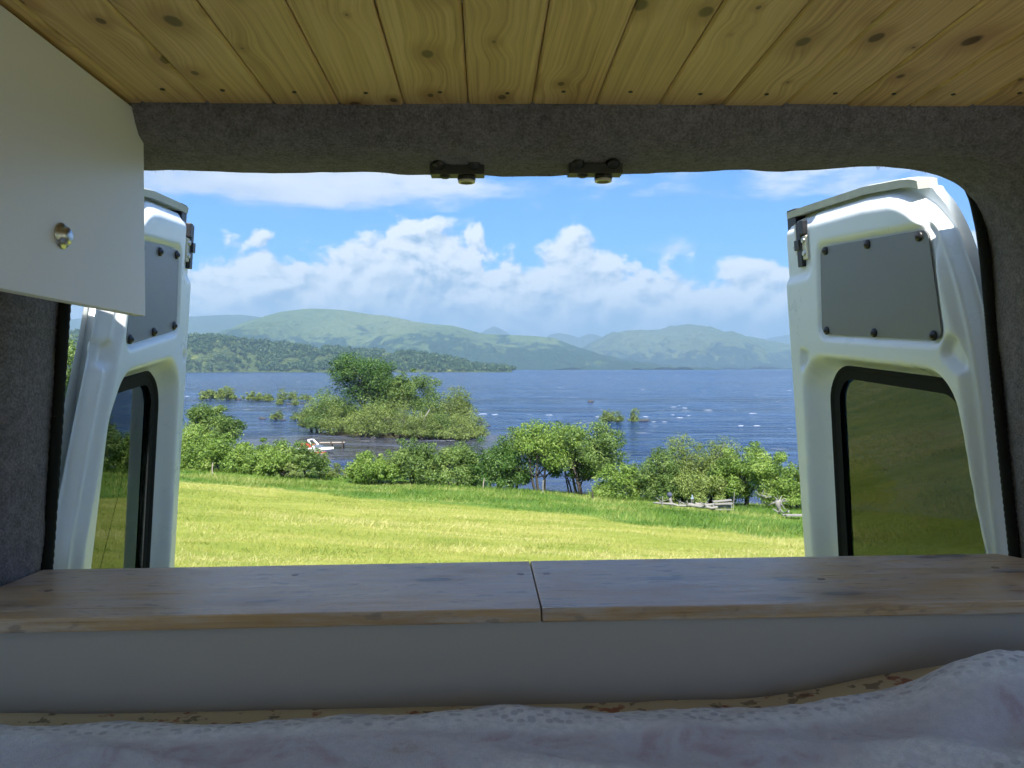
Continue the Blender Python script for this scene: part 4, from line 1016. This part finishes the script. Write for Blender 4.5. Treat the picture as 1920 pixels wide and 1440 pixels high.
# carpet lining wrapped round the rear opening and back along the sides
key = [(-.775, -.80), (-.745, -.45), (-.737, -.336), (-.729, -.305), (-.712, -.09), (-.695, .131), (-.684, .22), (-.668, .29), (-.638, .335), (-.59, .351), (-.552, .351), (-.40, .350), (-.2, .348),
       (-.067, .345), (.047, .3435), (.15, .345), (.242, .3475), (.35, .3505), (.45, .353), (.53, .355), (.64, .358), (.70, .3575), (.75, .351), (.795, .334), (.822, .305), (.839, .262), (.849, .20), (.857, .11), (.866, .006), (.881, -.15), (.897, -.306), (.91, -.45), (.94, -.80)]
key = np.array(key)
key[:, 0] += .019 * sstep(.74, .84, key[:, 0]) - .004 * sstep(-.6, -.68, key[:, 0])
def catmull(K, n):
    K = np.concatenate([[2 * K[0] - K[1]], K, [2 * K[-1] - K[-2]]]); out_ = []
    for i in range(1, len(K) - 2):
        for tt in np.linspace(0, 1, n, endpoint=False):
            a, b, c, d_ = K[i - 1], K[i], K[i + 1], K[i + 2]
            out_.append(.5 * ((2 * b) + (-a + c) * tt + (2 * a - 5 * b + 4 * c - d_) * tt ** 2 + (-a + 3 * b - 3 * c + d_) * tt ** 3))
    out_.append(K[-2]); return np.array(out_)
line = catmull(key, 8)
tg = np.gradient(line, axis=0); tg /= np.linalg.norm(tg, axis=1)[:, None]
for _ in range(3): tg[1:-1] = (tg[:-2] + tg[1:-1] * 2 + tg[2:]) / 4; tg /= np.linalg.norm(tg, axis=1)[:, None]
nr = np.stack([-tg[:, 1], tg[:, 0]], -1)
prof = [(.002, 1.304), (.001, 1.285), (0, 1.26), (.001, 1.235), (.005, 1.212), (.012, 1.194), (.022, 1.178), (.036, 1.166), (.052, 1.159), (.072, 1.154), (.095, 1.149), (.115, 1.138), (.128, 1.115), (.135, 1.07), (.137, 1.02), (.138, .985)]
arc = np.concatenate([[0], np.cumsum(np.linalg.norm(np.diff(line, axis=0), axis=1))])
vv = []
for k, (o_, dv_) in enumerate(prof):
    wob_ = fbm(arc * 9, np.full_like(arc, k * .6), 4, 91) * .006
    q_ = line + nr * (o_ + wob_)[:, None]
    vv.append(np.stack([q_[:, 0], np.full(len(line), dv_) + wob_ * .5, q_[:, 1]], -1))
vpart('lining', fast_mesh('lining', np.array(vv).reshape(-1, 3), grid_faces(len(prof), len(line))), M['felt'], smooth=True)
# loose fibres standing off the carpet's edge
nf = 7000
ki = rng.integers(0, len(line) - 1, nf); tt = rng.random(nf)
pj = rng.integers(1, 8, nf)
po_ = np.array(prof)[pj]
cn = line[ki] * (1 - tt[:, None]) + line[ki + 1] * tt[:, None] + nr[ki] * (po_[:, 0] - .0005)[:, None]
c3_ = np.stack([cn[:, 0], po_[:, 1] + rng.uniform(-.012, .012, nf), cn[:, 1]], -1)
ln_ = rng.uniform(.0015, .0042, nf); inw = np.stack([-nr[ki][:, 0], np.zeros(nf), -nr[ki][:, 1]], -1) + rng.normal(0, .8, (nf, 3)) * np.array([1, .5, 1])
tip = c3_ + inw * ln_[:, None]; sd = rng.normal(size=(nf, 3)); sd = sd / np.linalg.norm(sd, axis=1)[:, None] * .0005
fib_me = fast_mesh('carpet_fibres', np.stack([c3_ - sd, c3_ + sd, tip], 1).reshape(-1, 3), np.arange(3 * nf).reshape(nf, 3))
tag(vpart('carpet_fibres', fib_me, M['felt']), kind='stuff')
# ribbed rubber door seal round the opening
sl = catmull(key, 40); tgs = np.gradient(sl, axis=0); tgs /= np.linalg.norm(tgs, axis=1)[:, None]
for _ in range(12): tgs[1:-1] = (tgs[:-2] + tgs[1:-1] * 2 + tgs[2:]) / 4; tgs /= np.linalg.norm(tgs, axis=1)[:, None]
ns_ = np.stack([-tgs[:, 1], tgs[:, 0]], -1)
offs_ = .036 - .041 * np.abs(ns_[:, 0]) ** 1.5
q_ = sl + ns_ * offs_[:, None]
rib = .0092 + .0006 * np.sin(np.arange(len(sl)) * 2.1)
v_, f_q = sweep(np.stack([q_[:, 0], np.full(len(sl), 1.305), q_[:, 1]], -1), rib, 10, 1.0)
vpart('door_seal', fast_mesh('door_seal', v_, f_q), M['rubber'], smooth=True)

# pine ceiling cladding
PW = .0955; CEIL = .412
pw = PW - .0012
pk = MB().add([(-pw / 2, -2.0, .012), (-pw / 2, -2.0, .0028), (-pw / 2 + .0032, -2.0, 0), (pw / 2 - .0032, -2.0, 0), (pw / 2, -2.0, .0028), (pw / 2, -2.0, .012),
               (-pw / 2, 0, .012), (-pw / 2, 0, .0028), (-pw / 2 + .0032, 0, 0), (pw / 2 - .0032, 0, 0), (pw / 2, 0, .0028), (pw / 2, 0, .012)],
              [(0, 1, 7, 6), (1, 2, 8, 7), (2, 3, 9, 8), (3, 4, 10, 9), (4, 5, 11, 10), (5, 0, 6, 11), (0, 5, 4, 3, 2, 1), (6, 7, 8, 9, 10, 11)])
plank_me = pk.mesh('plank'); plank_me.materials.append(M['pine_ceiling'])
sr = MB().lathe([(.0001, .0005), (.0028, .0005), (.0034, -.0006), (.0026, -.0011), (.0001, -.0009)], (0, 0, 0), (0, 0, 1), 12)
screw_me = sr.mesh('screw'); screw_me.materials.append(M['dark_metal'])
for k in range(-9, 10):
    uc = .0735 + PW * (k + .5)
    p_ = vpart('plank', plank_me, None, loc=(uc, 1.153 + random.uniform(-.004, .004), CEIL + random.uniform(0, .0012)))
    link('screw', screw_me, None, p_, (random.uniform(-.012, .012), -.048 + random.uniform(-.004, .004), -.0002))
vpart('ceiling_trim', MB().box((-.535, -1.5, .400), (-.5175, 1.150, .4105)).mesh('ceiling_trim', .002), simple('dark_pine_trim', (.20, .11, .05), .5, vary=.3, scale=12))

# latch strikers under the header
for px in (862, 1118):
    uc = (px - 910) / FPX * 1.25; z_ = .3455 if px < 1000 else .3470
    s_ = vpart('latch_striker', MB().box((-.043, -.016, -.0165), (.043, .012, .0)).lathe([(.0, -.0005), (.0145, -.0005), (.0145, -.006), (.010, -.0095), (0, -.0095)], (.014, 0, -.0165), (0, 0, 1), 18).lathe([(0, 0), (.010, 0), (.006, -.004), (0, -.0045)], (-.020, -.004, -.0165), (0, 0, 1), 14).mesh('latch_striker', .0012), M['dark_metal'], loc=(uc, 1.245, z_))
    for q in (-.029, .027):
        link('screw', MB().lathe([(0, 0), (.0105, 0), (.0095, -.004), (.005, -.0075), (0, -.008)], (q, -.0175, -.0015), (0, .75, 1), 16).mesh('screw'), M['black_plastic'], s_, smooth=True)
    link('bush', MB().lathe([(.0098, -.0085), (.0135, -.008), (.0142, -.0045), (.0125, -.004)], (.014, 0, -.0182), (0, 0, 1), 18).mesh('bush'), M['zinc'], s_, smooth=True)

# ---------------- rear doors
def poly_sdf(A, B, poly, rad=.0):
    """distance inside (positive) to a rounded polygon"""
    P_ = np.array(poly, float)
    c = P_.mean(0); n = len(P_)
    if rad:                                        # shrink by the radius, then inflate
        E_ = []
        for i in range(n):
            p, q = P_[i], P_[(i + 1) % n]; e = (q - p) / np.linalg.norm(q - p); nn = np.array([-e[1], e[0]])
            if np.dot(c - p, nn) < 0: nn = -nn
            E_.append((p + nn * rad, e))
        Q = []
        for i in range(n):
            p, e = E_[i - 1]; q, g = E_[i]
            det = e[0] * -g[1] + g[0] * e[1]
            s_ = ((q[0] - p[0]) * -g[1] + g[0] * (q[1] - p[1])) / det
            Q.append(p + e * s_)
        P_ = np.array(Q)
    dmin = np.full(A.shape, 1e9); inside = np.zeros(A.shape, bool)
    for i in range(n):
        p, q = P_[i], P_[(i + 1) % n]; e = q - p
        t_ = np.clip(((A - p[0]) * e[0] + (B - p[1]) * e[1]) / (e @ e), 0, 1)
        dmin = np.minimum(dmin, np.hypot(A - p[0] - t_ * e[0], B - p[1] - t_ * e[1]))
        cond = ((p[1] > B) != (q[1] > B)) & (A < (q[0] - p[0]) * (B - p[1]) / (q[1] - p[1] + 1e-12) + p[0])
        inside ^= cond
    return np.where(inside, dmin, -dmin) + rad
def rounded(poly, rad, shrink=0.0, per=9):
    """points round a rounded polygon, pulled in by 'shrink'"""
    P_ = np.array(poly, float); n = len(P_); c = P_.mean(0); E_ = []
    for i in range(n):
        p, q = P_[i], P_[(i + 1) % n]; e = (q - p) / np.linalg.norm(q - p); nn = np.array([-e[1], e[0]])
        if np.dot(c - p, nn) < 0: nn = -nn
        E_.append((p + nn * (rad), e, -nn))
    out_ = []
    for i in range(n):
        p, e, n0_ = E_[i - 1]; q, g, n1_ = E_[i]
        det = e[0] * -g[1] + g[0] * e[1]
        s_ = ((q[0] - p[0]) * -g[1] + g[0] * (q[1] - p[1])) / det
        ce = p + e * s_
        a0_ = math.atan2(n0_[1], n0_[0]); a1_ = math.atan2(n1_[1], n1_[0])
        da = (a1_ - a0_ + math.pi) % (2 * math.pi) - math.pi
        for k in range(per):
            an = a0_ + da * k / (per - 1); out_.append(ce + (rad - shrink) * np.array([math.cos(an), math.sin(an)]))
    return np.array(out_)

def build_door(O, a_ax, b_ax, c_ax, S, hinge, top, a1, panel, lip, seal, dimples, latch, seal_w, tilt):
    """stamped inner door panel as a relief over (a, b), outer skin, glass, seal, blanking board, latch"""
    def T(a, b, c):
        a = np.asarray(a, float); b = np.asarray(b, float); c = np.asarray(c, float)
        return (O[None] + (a.reshape(-1, 1) * a_ax + b.reshape(-1, 1) * b_ax) * S + c.reshape(-1, 1) * c_ax)
    ns__, nt__ = 190, 300
    s_ = np.linspace(0, 1, ns__); t_ = np.linspace(0, 1, nt__)
    hb = np.array([q[0] for q in hinge]); ha = np.array([q[1] for q in hinge])
    ts = np.array([q[0] for q in top]); tb_ = np.array([q[1] for q in top])
    bt = np.interp(s_, ts, tb_)
    SS, TT = np.meshgrid(s_, t_, indexing='xy')
    B = -.85 + (bt[None, :] + .85) * TT
    bline = -.85 + (.69 + .85) * t_
    kk = np.ones(9) / 9; ham = np.convolve(np.pad(np.interp(bline, hb, ha), 4, mode='edge'), kk, 'valid')
    A = ham[:, None] + (a1 - ham[:, None]) * SS
    e_h = A - ham[:, None]; e_t = bt[None, :] - B; e_f = a1 - A
    e_ht = np.minimum(e_h, e_t) - np.maximum(0, .05 - np.minimum(e_h, e_t)) * 0
    corner = np.hypot(np.clip(.12 - e_h, 0, 9), np.clip(.12 - e_t, 0, 9)); e_r = np.where((e_h < .12) & (e_t < .12), .12 - corner, e_ht)
    c = -.030 * (1 - sstep(.008, .016, e_r)) - .018 * (1 - sstep(.022, .045, e_r))
    c = c - .016 * (1 - sstep(0, .010, e_f)) 
    dp_ = poly_sdf(A, B, panel, .026)
    c = c - .011 * sstep(-.007, .003, dp_)
    dl = poly_sdf(A, B, lip, .10); dsl = poly_sdf(A, B, seal, .085)
    frac = np.clip(dl / np.maximum(dl - np.minimum(dsl, 0), 1e-4), 0, 1)
    frac = np.where(dl <= 0, 0, np.where(dsl >= 0, 1, frac))
    c = c - .052 * sstep(0, 1, frac ** .75) 
    for dm in dimples:
        dd = poly_sdf(A, B, dm, .008); c = c - .017 * sstep(-.004, .007, dd)
    pocket = poly_sdf(A, B, [(latch[0] - .045, latch[1] - .085), (a1 + .1, latch[1] - .095), (a1 + .1, latch[1] + .1), (latch[0] - .045, latch[1] + .1)], .03)
    c = c - .010 * sstep(-.010, .008, pocket)
    for _ in range(2):
        c[1:-1, 1:-1] = (c[1:-1, 1:-1] * 4 + c[:-2, 1:-1] + c[2:, 1:-1] + c[1:-1, :-2] + c[1:-1, 2:]) / 8
    inner = T(A, B, c)
    fq = grid_faces(nt__, ns__)
    keep_ = (dsl.reshape(-1)[fq] < .020).all(1)
    outer = T(A, B, np.full(A.shape, -.072) + .006 * np.cos(SS * 3 - 1.5))
    n0_ = len(inner)
    fo = fq[keep_][:, ::-1] + n0_
    idx = np.arange(nt__ * ns__).reshape(nt__, ns__)
    border = np.concatenate([idx[0, :], idx[1:, -1], idx[-1, -2::-1], idx[-2:0, 0]])
    fb = np.stack([border, np.roll(border, -1), np.roll(border, -1) + n0_, border + n0_], -1)
    door = vpart('rear_door', fast_mesh('rear_door', np.concatenate([inner, outer]), np.concatenate([fq[keep_], fo, fb])), M['paint'], smooth=True)
    # glass and its rubber
    def ring(poly, rad, s0, s1, c0, c1, name, mat):
        a = rounded(poly, rad, s0); b = rounded(poly, rad, s1); m_ = (a + b) / 2; n_ = len(a)
        vs = np.concatenate([T(a[:, 0], a[:, 1], np.full(n_, c0)), T(m_[:, 0], m_[:, 1], np.full(n_, c1)), T(b[:, 0], b[:, 1], np.full(n_, c0 - .004))])
        return vpart(name, fast_mesh(name, vs, grid_faces(3, n_, True)), mat, door, smooth=True)
    ring(seal, .085, -.014, .006, -.049, -.041, 'window_seal', M['rubber'])
    fr_out = rounded(seal, .085, -.010); fr_in = rounded(seal, .085, seal_w)
    vs = np.concatenate([T(fr_out[:, 0], fr_out[:, 1], np.full(len(fr_out), -.0475)), T(fr_in[:, 0], fr_in[:, 1], np.full(len(fr_in), -.0500))])
    vpart('glass_border', fast_mesh('glass_border', vs, grid_faces(2, len(fr_out), True)), M['rubber'], door)
    g = rounded(seal, .085, .006); ng = len(g); gm = MB()
    gm.add(np.concatenate([T(g[:, 0], g[:, 1], np.full(ng, -.059)), T(g[:, 0], g[:, 1], np.full(ng, -.063))]), [tuple(range(ng)), tuple(range(2 * ng - 1, ng - 1, -1))] + [(i, (i + 1) % ng, ng + (i + 1) % ng, ng + i) for i in range(ng)])
    vpart('window_glass', gm.mesh('window_glass'), M['glass'], door)
    # blanking board with six fixings
    bp_ = rounded(panel, .026, .0075, 8); nb_ = len(bp_); bm__ = MB()
    bm__.add(np.concatenate([T(bp_[:, 0], bp_[:, 1], np.full(nb_, -.0045)), T(bp_[:, 0], bp_[:, 1], np.full(nb_, -.0085))]), [tuple(range(nb_)), tuple(range(2 * nb_ - 1, nb_ - 1, -1))] + [(i, (i + 1) % nb_, nb_ + (i + 1) % nb_, nb_ + i) for i in range(nb_)])
    vpart('blanking_board', bm__.mesh('blanking_board', .0012, 1), M['grey_panel'], door)
    pc = np.array(panel); cc = pc.mean(0)
    spots = [pc[i] + (cc - pc[i]) / np.linalg.norm(cc - pc[i]) * .034 for i in range(4)]
    spots += [(spots[0] + spots[1]) / 2, (spots[2] + spots[3]) / 2]
    for q in spots:
        ctr = T([q[0]], [q[1]], [-.0045])[0]
        vpart('fixing', MB().lathe([(.0105, -.001), (.0105, .003), (.0085, .005), (.0048, .0055), (.004, .0085), (0, .0092)], ctr, Vector(c_ax), 16).mesh('fixing'), M['black_plastic'], door, smooth=True)
    # drip gutter along the top and black corner cap
    Mx = lambda a0_, a1_, b0_, b1_, c0_, c1_: [tuple(T([a], [b], [cq])[0]) for cq in (c0_, c1_) for (a, b) in ((a0_, b0_), (a1_, b0_), (a1_, b1_), (a0_, b1_))]
    BOXF = [(0, 3, 2, 1), (4, 5, 6, 7), (0, 1, 5, 4), (1, 2, 6, 5), (2, 3, 7, 6), (3, 0, 4, 7)]
    ga = np.linspace(.015, 1.0, 40); gv_ = []
    for q in ga:
        aa = ham[-1] + (a1 - ham[-1]) * q; bb = np.interp(q, ts, tb_)
        for db, dc in ((-.004, -.022), (.012, -.020), (.016, -.044), (.014, -.066), (-.002, -.066)): gv_.append(T([aa], [bb + db], [dc])[0])
    gm_ = MB().add(gv_, grid_faces(40, 5, True)); gm_.f += [(0, 1, 2, 3, 4), (199, 198, 197, 196, 195)]
    vpart('gutter', gm_.mesh('gutter'), M['gutter'], door)
    bb = np.interp(.97, ts, tb_)
    vpart('corner_cap', MB().add(Mx(a1 - .035, a1 + .010, bb - .045, bb + .018, -.07, -.026), BOXF).mesh('corner_cap', .003), M['black_plastic'], door)
    edge_v = MB().add(Mx(a1 - .004, a1 + .014, -.85, bb - .03, -.078, -.066), BOXF)
    vpart('edge_seal', edge_v.mesh('edge_seal', .003), M['rubber'], door)
    # latch: zinc plates, black claw and bolts
    la_, lb_ = latch
    vpart('latch_plate', MB().add(Mx(la_ + .002, la_ + .034, lb_ - .03, lb_ + .048, -.014, -.006), BOXF).add(Mx(la_ - .030, la_ - .004, lb_ - .046, lb_ + .014, -.012, -.002), BOXF).mesh('latch_plate', .003), M['zinc'], door)
    vpart('latch_claw', MB().add(Mx(la_ - .010, la_ + .014, lb_ - .062, lb_ + .05, -.012, .001), BOXF).add(Mx(la_ - .026, la_ - .004, lb_ + .016, lb_ + .052, -.012, .003), BOXF).add(Mx(la_ - .004, la_ + .020, lb_ - .02, lb_ + .006, -.01, .005), BOXF).mesh('latch_claw', .003), M['black_plastic'], door)
    for (qa, qb) in ((la_ - .017, lb_ + .002), (la_ - .018, lb_ - .030), (la_ + .024, lb_ - .012)):
        ctr = T([qa], [qb], [-.003])[0]
        vpart('bolt', MB().lathe([(.0075, -.004), (.0075, .003), (.006, .005), (.003, .005), (.003, .002), (0, .002)], ctr, Vector(c_ax), 12).mesh('bolt'), M['steel'], door, smooth=True)
    return door

def door_axes(p0, p1, p2, inward):
    n = np.cross(p1 - p0, p2 - p0); n /= np.linalg.norm(n)
    if n[0] * inward < 0: n = -n
    b = (p2 - p1) / np.linalg.norm(p2 - p1); a = np.cross(b, n); a /= np.linalg.norm(a)
    if a @ (p1 - p0) < 0: a = -a
    return a, b, n
# right door: hinge foot, free foot, free top (metres from the eye, van axes)
S_R = 1.05
q0, q1, q2 = np.array([.899, 1.31, -.308]), np.array([.849, 2.05, -.473]), np.array([.774, 2.0, .419])
ax = door_axes(q0, q1, q2, -1)
right_door = build_door(q0 * S_R, *ax, S_R,
    [(-.9, .0), (.0, .025), (.26, .045), (.40, .065), (.50, .092), (.60, .132), (.655, .165), (.675, .185), (.69, .205)],
    [(0, .668), (.05, .678), (.12, .684), (.35, .695), (.8, .698), (1, .697)], .733,
    [(.556, .604), (.156, .590), (.130, .366), (.574, .384)],
    [(.675, .343), (.115, .318), (.090, .20), (.058, -.016), (.02, -.45), (.02, -.6), (.69, -.6)],
    [(.605, .305), (.142, .285), (.114, .18), (.082, -.02), (.046, -.45), (.046, -.56), (.625, -.56)],
    [[(.622, .345), (.672, .352), (.678, .290)], [(.105, .385), (.128, .372), (.138, .345), (.085, .305), (.09, .34)]],
    (.640, .622), .024, 0)
S_L = 1.03
q0, q1, q2 = np.array([-.733, 1.31, -.30]), np.array([-.823, 2.075, -.48]), np.array([-.744, 2.03, .441])
ax = door_axes(q0, q1, q2, 1)
left_door = build_door(q0 * S_L, *ax, S_L,
    [(-.9, .0), (0, .118), (.20, .185), (.41, .262), (.50, .285), (.60, .31), (.655, .33), (.675, .34), (.69, .35)],
    [(0, .668), (.05, .678), (.12, .684), (.35, .695), (.8, .702), (1, .702)], .759,
    [(.652, .600), (.350, .588), (.315, .356), (.666, .392)],
    [(.70, .338), (.31, .308), (.243, .22), (.196, -.06), (.15, -.5), (.15, -.6), (.71, -.6)],
    [(.668, .290), (.345, .275), (.272, .19), (.222, -.06), (.178, -.5), (.178, -.56), (.672, -.56)],
    [[(.715, .34), (.735, .345), (.735, .28)], [(.262, .385), (.275, .36), (.27, .33), (.24, .30), (.25, .34)]],
    (.735, .618), .024, 0)

# ------------------------------------------------------------------ furniture in the van
SH = -.300
def board(name, label, u0_, u1_, poly, plugs):
    e = vthing(name, ((u0_ + u1_) / 2, 1.15, SH - .019)); tag(e, label, 'shelf board', 'shelf boards across the rear')
    cx = (u0_ + u1_) / 2
    mb = MB(); n_ = len(poly)
    pts3 = [(a - cx, b - 1.15, .0) for a, b in poly] + [(a - cx, b - 1.15, .019) for a, b in poly]
    mb.add(pts3, [tuple(range(n_))[::-1], tuple(range(n_, 2 * n_))] + [(i, (i + 1) % n_, n_ + (i + 1) % n_, n_ + i) for i in range(n_)])
    o_ = link('top', mb.mesh('top', .0022, 2), M['shelf_wood'], e)
    for a, b in plugs:
        link('screw_plug', MB().lathe([(0, .0193), (.0044, .0193), (.0050, .0188)], (a - cx, b - 1.15, 0), (0, 0, 1), 16).lathe([(.0050, .0192), (.0058, .0193), (.0059, .0188)], (a - cx, b - 1.15, 0), (0, 0, 1), 16).mesh('screw_plug'), simple('dark_plug', (.17, .11, .07), .4), e)
    return e
board('shelf_board', 'left half of the worn varnished wooden shelf, up to the centre joint', -.84, .0705,
      [(-.835, 1.013), (.0707, 1.017), (.0707, 1.286), (-.722, 1.283), (-.728, 1.17), (-.80, 1.155), (-.835, 1.13)], [(.052, 1.20), (-.64, 1.15), (-.30, 1.22)])
board('shelf_board', 'right half of the worn varnished wooden shelf, from the centre joint', .0725, .97,
      [(.0722, 1.017), (.965, 1.013), (.965, 1.14), (.93, 1.16), (.868, 1.285), (.0722, 1.288)], [(.093, 1.20), (.80, 1.19), (.50, 1.14)])
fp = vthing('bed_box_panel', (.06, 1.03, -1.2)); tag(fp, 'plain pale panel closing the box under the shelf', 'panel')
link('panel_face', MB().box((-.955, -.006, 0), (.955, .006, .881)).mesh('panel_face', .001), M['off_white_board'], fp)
link('joint_light_stop', MB().box((-.05, .01, .84), (.075, .25, .878)).mesh('joint_light_stop'), M['off_white_board'], fp)  # hidden strip added to stop daylight showing through the shelf joint
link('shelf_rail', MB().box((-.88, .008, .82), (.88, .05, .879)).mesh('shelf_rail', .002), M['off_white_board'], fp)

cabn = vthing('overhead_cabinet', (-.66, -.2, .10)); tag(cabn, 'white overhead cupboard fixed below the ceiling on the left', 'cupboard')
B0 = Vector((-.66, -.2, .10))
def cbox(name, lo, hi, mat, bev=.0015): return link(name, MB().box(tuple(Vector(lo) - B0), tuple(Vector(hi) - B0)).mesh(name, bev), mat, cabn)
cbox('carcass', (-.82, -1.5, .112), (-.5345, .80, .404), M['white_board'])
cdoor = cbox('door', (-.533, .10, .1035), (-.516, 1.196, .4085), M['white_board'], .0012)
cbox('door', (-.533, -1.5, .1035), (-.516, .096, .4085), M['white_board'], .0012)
kb = Vector((-.516, .964, .182)) - B0
link('knob', MB().lathe([(.0, -.001), (.0160, -.001), (.0160, .0015), (.0150, .0028), (.0112, .003), (.0112, .006), (.0105, .0085), (.0075, .0105), (.003, .0115), (0, .0116)], kb, (1, 0, 0), 28).mesh('knob'), M['steel'], cdoor, smooth=True)

# mattress in its floral sheet, fleece blanket thrown over it
mt = MB().box((-.80, -1.2, -.62), (.93, 1.012, -.419)).mesh('mattress', .02, 4)
e = vthing('mattress', (.06, -.1, -.62)); tag(e, 'mattress edge in a cream sheet printed with red flowers', 'mattress')
for q in mt.vertices: q.co = q.co - Vector((.06, -.1, -.62))
nu_, nv_ = 240, 40
UU, VVg = np.meshgrid(np.linspace(-.82, .95, nu_), np.linspace(.55, 1.015, nv_), indexing='ij')
rise = .045 * sstep(.32, .66, UU) * sstep(.75, .95, VVg)
zz = -.4195 + .004 * fbm(UU * 7, VVg * 9, 4, 101) + rise + .006 * sstep(-.45, -.75, UU)
zz = np.where(VVg > 1.0, zz - (VVg - 1.0) * 3, zz)
link('mattress_body', mt, M['sheet'], e, smooth=False)
link('fitted_sheet', fast_mesh('fitted_sheet', np.stack([UU - .06, VVg + .1, zz + .62 + .004], -1).reshape(-1, 3), grid_faces(nu_, nv_)), M['sheet'], e, smooth=True)
nu_, nv_ = 460, 260
s_, t_ = np.meshgrid(np.linspace(0, 1, nu_), np.linspace(0, 1, nv_), indexing='ij')
bu = -.82 + 1.77 * s_
far_v = .948 + .004 * np.sin(bu * 26) + .006 * fbm(bu * 6, bu * 0, 3, 111) + .007 * np.exp(-((bu - .0) / .10) ** 2) - .015 * sstep(.35, .75, bu)
bvv = .10 + (far_v - .10) * t_
fold = .016 * (lambda z: 1 - 2 * np.abs(np.sin(z * .5)))((bu * .35 + bvv) * 46 + 2.2 * fbm(bu * 2.2, bvv * 3, 3, 113)) * sstep(.0, .2, far_v - bvv) * .5
wr = .009 * fbm(bu * 4.5, bvv * 8, 5, 115) + .0032 * fbm(bu * 34, bvv * 40, 4, 117)
hump = .020 * sstep(.40, .70, bu + .55 * (.93 - bvv)) + .004 * np.exp(-((bu - .0) / .11) ** 2) * sstep(.85, .94, bvv)
diag = .016 * np.sin((bu * 1.1 - bvv * 1.6) * 22) * sstep(.3, .55, bu)
edge_roll = -.014 * sstep(.012, .0, far_v - bvv)
bz = -.402 + .020 * sstep(0, .05, far_v - bvv) * .35 + wr + fold + hump + diag * .5 + edge_roll + .045 * sstep(.32, .66, bu) * sstep(.75, .95, bvv)
bl = fast_mesh('blanket', np.stack([bu - .06, bvv - .93, bz + .41], -1).reshape(-1, 3), grid_faces(nu_, nv_))
ob = link('blanket', bl, M['blanket'], smooth=True); ob.matrix_world = van_frame((.06, .93, -.41))
tag(ob, 'rumpled white fleece blanket with faded pink print on the bed', 'blanket')

# ------------------------------------------------------------------ summer haze over the loch
hz = MB().box((-15500, -400, -16.5), (15500, 16500, 900)).mesh('haze')
m, t, out = material('haze')
pv = t.node('ShaderNodeVolumePrincipled')
pv.inputs['Color'].default_value = (.50, .77, 1.0, 1); pv.inputs['Density'].default_value = 1.35e-4; pv.inputs['Anisotropy'].default_value = .25
t.l.new(pv.outputs[0], out.inputs['Volume'])
tag(link('haze', hz, m), 'pale blue summer haze over the lake', kind='stuff')
